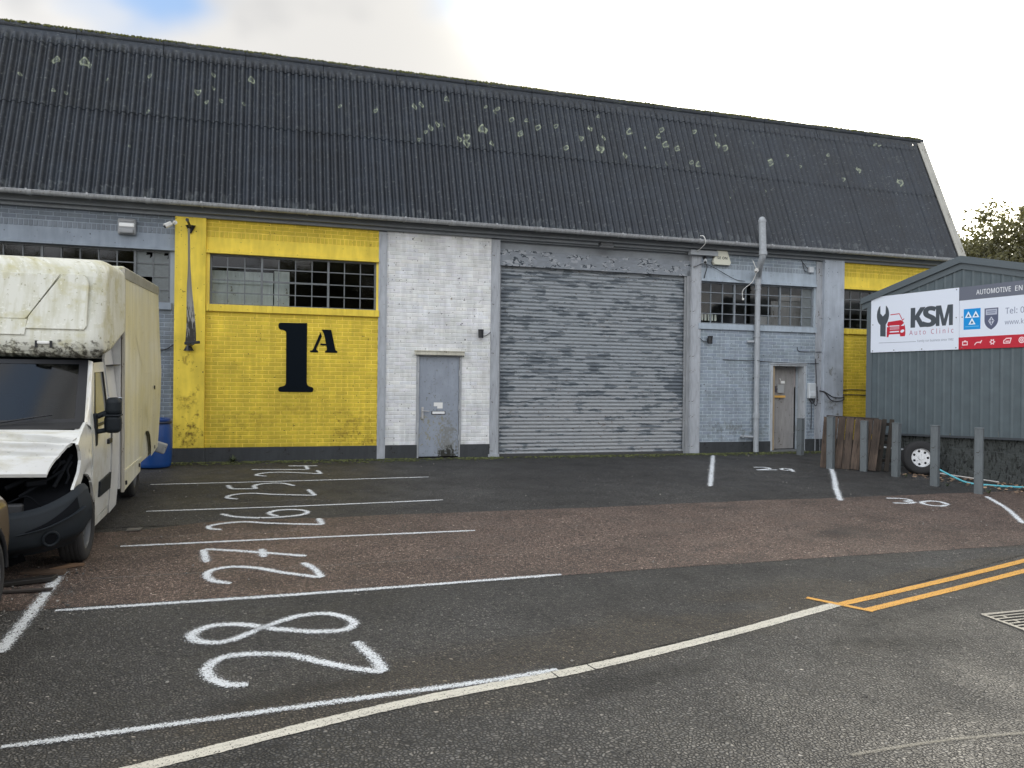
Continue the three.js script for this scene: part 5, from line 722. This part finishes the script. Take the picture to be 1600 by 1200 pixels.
    mesh('windscreen_pillar', surf((u, v) => { const a = wsE(v), zb = lerp(1.66, 1.265, v), yb = lerp(1.24, 1.90, v), b = [s * (sx(yb, zb) - 0.004), yb, zb]; const k = Math.sin(u * Math.PI) * 0.03; return [lerp(a[0], b[0], u) + s * k, lerp(a[1], b[1], u), lerp(a[2], b[2], u) + k]; }, 8, 12), mW, van);
    // mirror
    const mi = mesh('door_mirror', [rbx(0.15, 0.19, 0.15, 0.06, 5).translate(s * 1.125, 1.455, 1.37), rbx(0.16, 0.19, 0.14, 0.05, 5).translate(s * 1.12, 1.275, 1.37), rbx(0.165, 0.02, 0.145, 0.008).translate(s * 1.12, 1.365, 1.372), bar([s * 0.97, 1.35, 1.42], [s * 1.06, 1.39, 1.38], 0.028, 10), bar([s * 0.98, 1.20, 1.45], [s * 1.06, 1.21, 1.38], 0.025, 10), rbx(0.05, 0.34, 0.12, 0.02).translate(s * 0.965, 1.22, 1.46)], mBump, van);
    mesh('mirror_glass', [rbx(0.14, 0.18, 0.01, 0.004).translate(s * 1.125, 1.455, 1.298), rbx(0.14, 0.15, 0.01, 0.004).translate(s * 1.12, 1.27, 1.303)], M([0.6, 0.62, 0.64], { metalness: 1, roughness: 0.06 }), mi);
    // wheels
    for (const [wz, ox] of [[1.93, 0.90], [-1.56, 0.80]]) { const w = mesh('wheel', tyreGeo(0.335, 0.21, 0.215).rotateZ(-s * Math.PI / 2), mTyre, van); w.position.set(s * ox, 0.335, wz); w.name = 'wheel'; mesh('rim', steelRim(0.218, 0.2, 10, 0.02).rotateZ(-s * Math.PI / 2), M([0.10, 0.105, 0.11], { metalness: 0.5, roughness: 0.5 }), w); mesh('brake_disc', cyl(0.19, 0.19, 0.03, 24).rotateZ(Math.PI / 2), mDark, w); }
  }
  // windscreen, scuttle, wipers
  const ws = (u, v) => { const k = u * 2 - 1, h = lerp(0.945, 0.873, v); return [k * h, lerp(1.335, 1.93, v), lerp(2.10, 1.50, v) - 0.22 * k * k * lerp(1.05, 0.75, v)]; };
  const glassT = new THREE.MeshPhysicalMaterial({ color: 0x5d7b80, roughness: 0.07, transmission: 1, thickness: 0, ior: 1.5 });
  const wsm = mesh('windscreen', surf(ws, 24, 12), glassT, van);
  mesh('windscreen_band', [surf((u, v) => { const p = ws(lerp(-0.005, 0.038, u), v); return [p[0], p[1], p[2] + 0.004]; }, 3, 14), surf((u, v) => { const p = ws(lerp(0.962, 1.005, u), v); return [p[0], p[1], p[2] + 0.004]; }, 3, 14), surf((u, v) => { const p = ws(u, lerp(0.93, 1.0, v)); return [p[0], p[1], p[2] + 0.004]; }, 24, 2), surf((u, v) => { const p = ws(u, lerp(-0.005, 0.06, v)); return [p[0], p[1], p[2] + 0.004]; }, 24, 2)], mBlk, wsm);
  mesh('scuttle', [surf((u, v) => { const k = u * 2 - 1, p = ws(u, 0); return [k * lerp(0.945, 0.935, v), lerp(1.345, 1.285, v), p[2] + lerp(-0.01, 0.12, v)]; }, 24, 4)], mBlk, van);
  for (const [a, b] of [[[-0.55, 1.30, 2.16], [0.12, 1.405, 2.07]], [[0.02, 1.31, 2.20], [0.70, 1.415, 1.965]]]) mesh('wiper', [bar(a, b, 0.011, 6, 0.007), bar([a[0], a[1], a[2]], [a[0] - 0.02, a[1] - 0.03, a[2] + 0.02], 0.02)], mBlk, van);
  mesh('cab_roof', [surf((u, v) => { const k = u * 2 - 1; return [k * lerp(0.88, 0.90, v), 1.945 + 0.05 * (1 - k * k), lerp(1.5 - 0.165 * k * k, 0.3, v)]; }, 16, 4)], mW, van);
  // interior
  mesh('cab_interior', [bx(-0.85, 0.85, 0.4, 0.5, 0.4, 1.9), bx(-0.85, 0.85, 0.5, 1.95, 0.22, 0.26), rbx(1.62, 0.30, 0.42, 0.08, 3).translate(0, 1.15, 1.72), rbx(0.5, 0.75, 0.16, 0.06, 3).translate(0.45, 1.15, 0.55), rbx(0.9, 0.75, 0.16, 0.06, 3).translate(-0.38, 1.15, 0.55), rbx(0.26, 0.2, 0.1, 0.04, 3).translate(0.45, 1.62, 0.55), rbx(0.26, 0.2, 0.1, 0.04, 3).translate(-0.6, 1.62, 0.55)], mMid, van);
  mesh('steering_wheel', new THREE.TorusGeometry(0.2, 0.018, 8, 28).rotateX(-0.9).translate(0.45, 1.33, 1.35), mBlk, van);
  mesh('dash_paper', rbx(0.42, 0.012, 0.22, 0.004).rotateX(0.12).translate(0.38, 1.318, 1.73), M([0.45, 0.46, 0.45]), van);
  // bonnet
  const bon = (u, v) => { const k = u * 2 - 1, h = lerp(0.955, 0.77, sstep(0.2, 1.05, v)), z = lerp(2.20 - 0.19 * k * k, 2.66 - 0.20 * k * k, v), y = lerp(1.30, 0.93, v) + 0.10 * Math.sin(Math.PI * v * 0.9) * (1 - 0.3 * k * k) - 0.03 * k * k; const f1 = 0.30 + 0.08 * k, f2 = 0.50 - 0.05 * k, f3 = 0.68 + 0.03 * k; const cr = 0.055 * (Math.exp(-(((v - f1) / 0.05) ** 2)) - Math.exp(-(((v - f2) / 0.025) ** 2)) + 0.8 * Math.exp(-(((v - f2 - 0.08) / 0.05) ** 2)) - 0.8 * Math.exp(-(((v - f3) / 0.022) ** 2))) * (0.5 + 0.5 * sstep(-0.9, 0.2, k)) * (1 - 0.75 * sstep(0.75, 1, Math.abs(k))); return [k * h, y + cr * 0.8 + 0.018 * Math.sin(k * 7) * v * (1 - v), z + cr * 0.5]; };
  mesh('bonnet', [surf(bon, 48, 60), surf((u, v) => { const p = bon(u, v); return [p[0], p[1] - 0.02, p[2] - 0.01]; }, 24, 20), surf((u, v) => { const p = bon(u, 1); return [p[0], p[1] - 0.03 * v, p[2] - 0.01 * v]; }, 30, 1), surf((u, v) => { const p = bon(1, u); return [p[0] - 0.01 * v, p[1] - 0.03 * v, p[2]]; }, 30, 1)], mW, van, 'crumpled white bonnet with creases');
  // engine bay cavity
  const bay = mesh('engine_bay', [bx(-0.80, 0.80, 0.3, 1.0, 1.75, 1.85), bx(-0.80, 0.80, 0.30, 0.36, 1.8, 2.5), bx(0.78, 0.80, 0.36, 1.05, 1.85, 2.2), bx(-0.80, -0.78, 0.36, 1.05, 1.85, 2.4), bx(0.80, 0.93, 0.72, 1.16, 2.02, 2.06)], mDark, van);
  mesh('radiator', [bx(-0.55, 0.28, 0.42, 0.80, 2.30, 2.36)], M([0.02, 0.021, 0.022], { roughness: 0.5 }), bay); mesh('crash_bar', [rbx(1.35, 0.09, 0.08, 0.02).translate(-0.08, 0.62, 2.48), bx(-0.02, 0.02, 0.5, 0.85, 2.40, 2.45), bx(-0.6, -0.56, 0.5, 0.85, 2.40, 2.45)], mMid, bay);
  mesh('lamp_mount', [rbx(0.16, 0.05, 0.1, 0.015).rotateY(0.5).translate(0.66, 0.83, 2.36), bar([0.45, 0.80, 2.46], [0.86, 1.0, 2.2], 0.022), bar([0.80, 0.78, 2.34], [0.90, 1.05, 2.13], 0.018), bar([0.55, 0.72, 2.44], [0.85, 0.92, 2.25], 0.015)], mDark, bay); mesh('wiring', [tube([[0.3, 0.78, 2.42], [0.42, 0.66, 2.48], [0.6, 0.72, 2.42], [0.72, 0.62, 2.4]], 0.009, 20, 5), tube([[0.2, 0.6, 2.46], [0.35, 0.72, 2.5], [0.5, 0.55, 2.5]], 0.007, 20, 5), tube([[0.78, 0.9, 2.3], [0.83, 0.98, 2.26], [0.8, 1.06, 2.2]], 0.01, 12, 5)], mDark, bay);
  mesh('spring_pipe', tube([[0.885, 0.80, 2.28], [0.90, 0.86, 2.24], [0.885, 0.92, 2.22], [0.91, 0.99, 2.17]], 0.012, 16, 6), mDark, bay);
  // bumper (sprung out at the right corner)
  const plan = new THREE.CatmullRomCurve3([[-1.02, 0, 1.98], [-1.0, 0, 2.32], [-0.82, 0, 2.58], [-0.4, 0, 2.72], [0, 0, 2.75], [0.4, 0, 2.70], [0.78, 0, 2.58], [1.00, 0, 2.42], [1.07, 0, 2.28]].map((p) => V(...p)));
  const bmp = (u, v) => { const p = plan.getPoint(u), k = u * 2 - 1, e = sstep(0.25, 0.95, Math.abs(k)), top = 0.60 + 0.20 * e ** 1.3 + (k < 0 ? 0.02 : 0), bot = lerp(0.20, k > 0 ? lerp(0.27, 0.36, sstep(0.85, 1, k)) : 0.28, e), y = lerp(bot, top, v); const n = V(p.x, 0, p.z - 1.4).normalize(), b = 0.05 * Math.sin(Math.PI * clamp(v * 1.1)) - 0.10 * sstep(0.28, 0, v) + (v > 0.93 ? -0.05 * (v - 0.93) / 0.07 : 0); return [p.x + n.x * b, y - 0.0, p.z + n.z * b]; };
  const bum = mesh('front_bumper', [surf(bmp, 64, 26), surf((u, v) => { const a = bmp(u, v), n = V(a[0], 0, a[2] - 1.4).normalize(); return [a[0] - n.x * 0.02, a[1], a[2] - n.z * 0.02]; }, 40, 10), surf((u, v) => { const a = bmp(u, 0); return [a[0] * (1 - 0.12 * v), a[1] - 0.02 * v, a[2] - 0.25 * v]; }, 30, 3)], mBump, van, 'black plastic bumper sprung loose at the corner');
  const onB = (u, v, o) => { const a = V(...bmp(u, v)), b = V(...bmp(u + 0.01, v)), c = V(...bmp(u, v + 0.02)), n = b.sub(a).cross(c.sub(a)).normalize(); if (n.z < 0) n.negate(); return a.addScaledVector(n, o); };
  for (const s of [1, -1]) { const uc = s > 0 ? 0.765 : 0.235, c = onB(uc, 0.34, 0.0), q = onB(uc, 0.34, 0.1).sub(c).normalize(), rot = new THREE.Quaternion().setFromUnitVectors(V(0, 0, 1), q);
    mesh('fog_lamp_ring', new THREE.TorusGeometry(0.062, 0.014, 8, 28).applyQuaternion(rot).translate(c.x + q.x * 0.006, c.y, c.z + q.z * 0.006), mBump, bum); mesh('fog_lamp_hole', new THREE.CircleGeometry(0.056, 24).applyQuaternion(rot).translate(c.x + q.x * 0.008, c.y, c.z + q.z * 0.008), mDark, bum);
    const U = (t) => s > 0 ? t : 1 - t; mesh('bumper_scoop', [surf((u, v) => onB(U(lerp(0.70, 0.88, u)), lerp(lerp(0.54, 0.70, u), lerp(0.60, 0.90, u), v), 0.008).toArray(), 14, 6)], mDark, bum); mesh('scoop_ledge', [surf((u, v) => onB(U(lerp(0.68, 0.90, u)), lerp(0.53, 0.66, u) + 0.035 * v, 0.008 + 0.05 * Math.sin(Math.PI * clamp(v)) * sstep(0, 0.3, u)).toArray(), 18, 6)], mBump, bum); }
  mesh('undertray', [surf((u, v) => [lerp(-0.7, 0.55, u), lerp(0.21, 0.12 + 0.05 * u, v), lerp(2.60, 2.3, v)], 6, 3), surf((u, v) => [lerp(0.35, 0.62, u), lerp(0.24, 0.06, v) + 0.1 * u * v, lerp(2.58, 2.5, v)], 4, 4)], mDark, van);
}
// ---------- broken bits in front of the van ----------
{
  const mk = (name, pts, dx, dz, rot, mat, label, cat, th = 0.012) => { const s = new THREE.Shape(pts.map((p) => new THREE.Vector2(...p))); const t = tag(mesh(name, new THREE.ExtrudeGeometry(s, { depth: th, bevelEnabled: true, bevelSize: 0.003, bevelThickness: 0.003, bevelSegments: 1 }).rotateX(-Math.PI / 2), mat), label, cat); t.position.set(dx, gy(dz) + 0.014, dz); t.rotation.set(0.04, rot, 0.03); };
  const pl = M([0.02, 0.018, 0.016], { roughness: 0.5 }), wd = M([0.12, 0.08, 0.055], { map: WORN, roughness: 0.8 });
  mk('broken_trim', [[-0.35, 0], [0.3, -0.03], [0.34, 0.05], [-0.1, 0.08], [-0.33, 0.05]], -2.08, 7.75, 0.25, pl, 'long black piece of broken trim lying in front of the van', 'debris', 0.03);
  mk('broken_trim', [[-0.2, 0], [0.2, 0.02], [0.15, 0.13], [-0.16, 0.10]], -1.93, 7.46, -0.4, wd, 'brown broken board lying under the bumper corner', 'debris', 0.02);
  mk('broken_trim', [[-0.12, 0], [0.16, 0.03], [0.05, 0.09]], -1.78, 7.28, 0.3, M([0.20, 0.12, 0.07], { map: WORN }), 'small reddish splinter of board by the front tyre', 'debris', 0.02);
  mk('broken_trim', [[-0.3, 0], [0.3, 0.0], [0.3, 0.035], [-0.3, 0.05]], -2.02, 7.98, -0.1, M([0.06, 0.05, 0.045], { map: WORN }), 'dark flat strip lying beside the brown car', 'debris', 0.015);
  mk('rubber_scrap', [[-0.07, -0.02], [0.06, -0.05], [0.09, 0.03], [-0.05, 0.06]], -1.44, 5.72, 0.2, M([0.16, 0.15, 0.13], { map: WORN }), 'flat grey scrap on the tarmac beside the van sill', 'debris', 0.012);
}
// ================= BROWN CAR (only its nearest corner is in view) =================
{
  const car = thing('brown_car', 'brown gold car cut off by the left edge, one silver wheel showing', 'car', [-2.84, gy(8.75), 8.75]); car.rotation.x = 0.035; // nose points to the wall, local z < 0
  const mC = new THREE.MeshPhysicalMaterial({ color: new THREE.Color().setRGB(0.21, 0.15, 0.085), metalness: 0.45, roughness: 0.36, clearcoat: 0.9, clearcoatRoughness: 0.08, map: GRAIN });
  // plan half width and profile along z: -0.80 nose .. 3.5 tail
  const halfW = (z, y) => { const n = sstep(-0.84, -0.42, z), tl = sstep(3.45, 2.9, z); const yy = y > 0.95 ? 1 - 0.42 * ((y - 0.95) / 0.55) ** 1.2 * 0.45 : 1 - 0.10 * ((0.62 - y) / 0.5) ** 2; return 0.90 * Math.pow(n, 0.3) * (0.8 + 0.2 * tl) * yy; };
  const topY = (z) => z < -0.55 ? lerp(0.80, 0.93, sstep(-0.80, -0.55, z)) : z < 0.5 ? lerp(0.93, 1.04, (z + 0.55) / 1.05) : z < 1.2 ? lerp(1.04, 1.50, sm((z - 0.5) / 0.7)) : z < 2.8 ? 1.52 - 0.05 * (z - 1.2) : lerp(1.44, 0.9, sstep(2.8, 3.5, z));
  const side = (s) => surf((u, v) => { const z = lerp(-0.80, 3.5, u), y = lerp(0.22, topY(z), v); let x = halfW(z, y) * (v > 0.8 ? Math.sqrt(1 - ((v - 0.8) / 0.2) ** 2 * 0.25) : 1); return [s * x, y, z]; }, 110, 30);
  const cut = (g, s) => { const n = g.toNonIndexed(), p = n.attributes.position, keep = []; for (let i = 0; i < p.count; i += 3) { const cy = (p.getY(i) + p.getY(i + 1) + p.getY(i + 2)) / 3, cz = (p.getZ(i) + p.getZ(i + 1) + p.getZ(i + 2)) / 3; if (Math.hypot(cz, cy - 0.33) < 0.40 || Math.hypot(cz - 2.62, cy - 0.33) < 0.40) continue; for (let k = 0; k < 3; k++) keep.push(p.getX(i + k), p.getY(i + k), p.getZ(i + k)); } const o = new THREE.BufferGeometry(); o.setAttribute('position', new THREE.Float32BufferAttribute(keep, 3)); const q = mergeVertices(o, 1e-4); q.computeVertexNormals(); return q; };
  const topG = surf((u, v) => { const z = lerp(-0.80, 3.5, u), y = topY(z), k = v * 2 - 1; return [k * halfW(z, y) * Math.sqrt(0.75), y + 0.03 * (1 - k * k), z]; }, 60, 12);
  mesh('body', [cut(side(1), 1), cut(side(-1), -1), topG], mC, car);
  mesh('underbody', bx(-0.78, 0.78, 0.2, 0.6, -0.45, 3.3), M([0.01, 0.01, 0.01]), car);
  for (const s of [1, -1]) {
    for (const z of [0, 2.62]) { mesh('wheel_arch', new THREE.TorusGeometry(0.395, 0.02, 8, 28, Math.PI).rotateY(Math.PI / 2).translate(s * 0.885, 0.33, z), mBlk, car);
      const w = mesh('wheel', tyreGeo(0.33, 0.215, 0.225).rotateZ(-s * Math.PI / 2), mTyre, car); w.position.set(s * 0.80, 0.33, z);
      const sp = []; for (let i = 0; i < 5; i++) { for (const o of [-0.09, 0.09]) { const a = i / 5 * Math.PI * 2 + 0.3 + o; sp.push(rbx(0.034, 0.03, 0.19, 0.008).rotateX(0.05).translate(0, 0.055, 0.125).rotateY(a)); } } sp.push(new THREE.LatheGeometry([[0.20, 0.02], [0.214, 0.07], [0.226, 0.095], [0.232, 0.09], [0.218, 0.06], [0.21, -0.08]].map((p) => new THREE.Vector2(...p)), 40), cyl(0.05, 0.055, 0.04, 18).translate(0, 0.06, 0)); mesh('rim', sp.map((g) => g.rotateZ(-s * Math.PI / 2)), M([0.72, 0.73, 0.75], { metalness: 0.7, roughness: 0.28 }), w); mesh('brake_disc', cyl(0.19, 0.19, 0.02, 24).rotateZ(Math.PI / 2), M([0.06, 0.06, 0.06], { metalness: 0.5, roughness: 0.4 }), w); }
    mesh('headlight', rbx(0.34, 0.16, 0.2, 0.05, 3).rotateY(s * -0.6).translate(s * 0.60, 0.72, -0.60), M([0.5, 0.52, 0.54], { roughness: 0.1 }), car);
    mesh('door_mirror', rbx(0.2, 0.13, 0.1, 0.04, 3).translate(s * 0.98, 1.06, 0.95), mC, car);
    mesh('side_window', surf((u, v) => { const z = lerp(1.0, 2.7, u), t = topY(z) - 0.08, y = lerp(1.02, t, v); return [s * (halfW(z, y) + 0.006) * (1 - 0.05 * v), y, z]; }, 20, 6), M([0.02, 0.025, 0.028], { roughness: 0.06 }), car);
  }
}
// ================= TREES AND SMALL PLANTS =================
{
  function leafGeo(n, q, blob, size) { const pos = [], col = []; for (let i = 0; i < n; i++) { const [c, nrm] = blob(q), s = size * (0.6 + 0.8 * q()), a = V(q() - 0.5, q() - 0.5, q() - 0.5).normalize(), b = V(q() - 0.5, q() - 0.5, q() - 0.5).cross(a).normalize(), k = 0.6 + 0.8 * q(); const P = [c.clone().addScaledVector(a, -s), c.clone().addScaledVector(b, s * 0.45), c.clone().addScaledVector(a, s), c.clone().addScaledVector(b, -s * 0.45)]; for (const j of [0, 1, 2, 0, 2, 3]) { pos.push(P[j].x, P[j].y, P[j].z); col.push(k, k, k * 0.9); } } const g = new THREE.BufferGeometry(); g.setAttribute('position', new THREE.Float32BufferAttribute(pos, 3)); g.setAttribute('color', new THREE.Float32BufferAttribute(col, 3)); g.computeVertexNormals(); return g; }
  const mLeaf = new THREE.MeshPhysicalMaterial({ color: new THREE.Color().setRGB(0.12, 0.115, 0.035), roughness: 0.9, transmission: 0.55, thickness: 0, vertexColors: true, side: THREE.DoubleSide }), mBark = M([0.10, 0.08, 0.06], { roughness: 0.95, map: WORN });
  function tree(label, x, z, h, r, seed, n) {
    const q = rng(seed), t = thing('tree', label, 'tree', [x, 0, z]), tr = [bar([0, -0.1, 0], [0.2, h * 0.5, 0.1], 0.26, 10, 0.16)], tips = [];
    for (let i = 0; i < 16; i++) { const a = q() * 6.28, y0 = h * (0.28 + 0.3 * q()), e = [Math.cos(a) * r * (0.4 + 0.6 * q()), h * (0.55 + 0.42 * q()), Math.sin(a) * r * (0.4 + 0.6 * q())]; tr.push(bar([0.1, y0, 0.05], e, 0.085, 6, 0.02)); tips.push(V(...e)); for (let k = 0; k < 3; k++) { const f = [e[0] + (q() - 0.5) * r * 0.8, e[1] + (q() - 0.2) * r * 0.45, e[2] + (q() - 0.5) * r * 0.8]; tr.push(bar(e, f, 0.022, 5, 0.006)); tips.push(V(...f)); } }
    mesh('trunk', tr, mBark, t); mesh('crown', leafGeo(n, q, (q) => { const c = tips[Math.floor(q() * tips.length)], d = V(q() - 0.5, q() - 0.5, q() - 0.5).normalize().multiplyScalar(r * 0.33 * Math.pow(q(), 0.6)); return [c.clone().add(d)]; }, 0.11), mLeaf, t);
  }
  tree('bushy autumn tree behind the roof end, top right', 35.4, -14, 9.6, 3.2, 11, 24000); tree('lower bushy tree at the foot of the roof verge', 31.6, -15.5, 8.6, 2.1, 23, 13000); tree('tall tree beyond the right edge of the frame', 40.5, -15, 10.4, 3.2, 31, 11000); tree('round tree between the two bushy trees behind the roof', 33.2, -19, 8.9, 2.4, 47, 13000);
  { const src = scene.getObjectByName('tree'); [[-14, 44], [-5, 50], [3, 46], [13, 52], [23, 45], [33, 50], [-24, 48], [-9, 41], [8, 42], [-19, 43], [28, 42], [18, 43], [-1, 58], [-30, 42]].forEach(([x, z], i) => { const c = src.clone(); c.name = numbered('tree'); c.position.set(x, gy(z), z); c.rotation.y = i * 1.3; c.scale.setScalar(1.06 + 0.06 * (i % 3)); scene.add(c); tag(c, 'leafy tree across the road behind the viewer, mirrored dimly in the window panes', 'tree', 'trees across the road'); }); }
  // moss and weeds at the foot of the wall
  const q = rng(71), ic = new THREE.IcosahedronGeometry(1, 0), mo = new THREE.InstancedMesh(ic, M([0.075, 0.085, 0.03], { roughness: 1 }), 2600), o = new THREE.Object3D();
  for (let i = 0; i < 2600; i++) { let x = lerp(-1.7, 12.8, q()); const z = 0.10 + 0.42 * q() ** 2.4 * (0.3 + N2(x * 2, 4, 8)); if ((x > 2.85 && x < 3.65 && q() < 0.6) || (x > 4.5 && x < 8.8 && q() < 0.75)) x += 0.9; const s = 0.006 + 0.016 * q(); o.position.set(x, gy(z) + 0.008, z); o.scale.set(s * 1.8, s * (0.3 + 0.6 * q()), s * 1.4); o.rotation.set(0, q() * 6, 0); o.updateMatrix(); mo.setMatrixAt(i, o.matrix); const k = 0.5 + q(); mo.setColorAt(i, new THREE.Color(k, k, k)); }
  mo.name = 'moss'; mo.castShadow = mo.receiveShadow = true; scene.add(mo); stuff(tag(mo, 'low moss and dirt along the foot of the warehouse wall', 'moss'));
  function weed(label, x, z, n, s, seed) { const q = rng(seed), L = []; for (let i = 0; i < n; i++) { const a = q() * 6.28, l = s * (0.5 + 0.7 * q()), w = s * 0.14, lean = 0.4 + 0.8 * q(); L.push(surf((u, v) => { const k = (u - 0.5) * w * Math.sin(Math.PI * clamp(v * 0.9 + 0.08)); const d = l * v; return [Math.cos(a) * d * Math.sin(lean) - Math.sin(a) * k, d * Math.cos(lean) + 0.02 - 0.35 * l * v * v * lean, Math.sin(a) * d * Math.sin(lean) + Math.cos(a) * k]; }, 2, 5)); } const t = thing('weed', label, 'weed', [x, gy(z), z]); mesh('leaves', L, M([0.05, 0.065, 0.025], { roughness: 0.8 }), t); }
  weed('leafy weed growing at the foot of the yellow wall', -0.62, 0.16, 34, 0.17, 3); weed('small weed at the foot of the yellow pilaster', -1.30, 0.2, 10, 0.08, 4); weed('weed tuft at the foot of the post nearest the road', 11.15, 5.62, 16, 0.12, 5); weed('weed tuft at the foot of the post right of the loose wheel', 11.1, 4.86, 14, 0.1, 6); weed('weed tuft beside the post left of the loose wheel', 11.2, 3.85, 12, 0.1, 7);
  // dead leaves by the hose, loose grit in the yard
  const lf = new THREE.InstancedMesh(new THREE.PlaneGeometry(0.05, 0.035, 2, 1), new THREE.MeshStandardMaterial({ color: new THREE.Color().setRGB(0.28, 0.20, 0.14), roughness: 0.9, side: THREE.DoubleSide }), 420); for (let i = 0; i < 420; i++) { const z = lerp(3.4, 6.2, q()), x = lerp(11.35, 12.6, q() ** 0.8) + (z - 3.5) * 0.12; o.position.set(x, gy(z) + 0.016, z); o.scale.setScalar(0.5 + q()); o.rotation.set(-1.57 + (q() - 0.5) * 0.8, (q() - 0.5) * 0.8, q() * 6); o.updateMatrix(); lf.setMatrixAt(i, o.matrix); const k = 0.4 + q(); lf.setColorAt(i, new THREE.Color(k, k * 0.95, k * 0.9)); }
  lf.name = 'dead_leaves'; lf.castShadow = lf.receiveShadow = true; scene.add(lf); stuff(tag(lf, 'dead leaves scattered along the foot of the shed by the hose', 'leaves'));
  const gr = new THREE.InstancedMesh(new THREE.DodecahedronGeometry(1, 0), M([0.22, 0.21, 0.19], { roughness: 0.9 }), 900); for (let i = 0; i < 900; i++) { const near = q() < 0.25, x = near ? lerp(-2.3, -1.5, q()) : lerp(-2, 11, q()), z = near ? lerp(7.1, 9, q()) : lerp(0.3, 14.3, q()), s = 0.003 + 0.007 * q() ** 3 * (q() < 0.06 ? 2 : 1); o.position.set(x, gy(z) + 0.01 + s * 0.4, z); o.scale.set(s * 1.3, s * 0.7, s); o.rotation.set(q() * 6, q() * 6, 0); o.updateMatrix(); gr.setMatrixAt(i, o.matrix); const k = 0.35 + 1.3 * q() ** 2; gr.setColorAt(i, new THREE.Color(k, k, k)); }
  gr.name = 'grit'; gr.castShadow = gr.receiveShadow = true; scene.add(gr); stuff(tag(gr, 'loose grit and crumbs scattered over the tarmac', 'grit'));
}
// ---------- renderer ----------
const renderer = new THREE.WebGLRenderer({ antialias: true });
renderer.toneMapping = THREE.LinearToneMapping; renderer.toneMappingExposure = EXPOSURE;
renderer.shadowMap.enabled = true; renderer.setSize(1024, 768);
document.body.appendChild(renderer.domElement);
renderer.render(scene, camera);
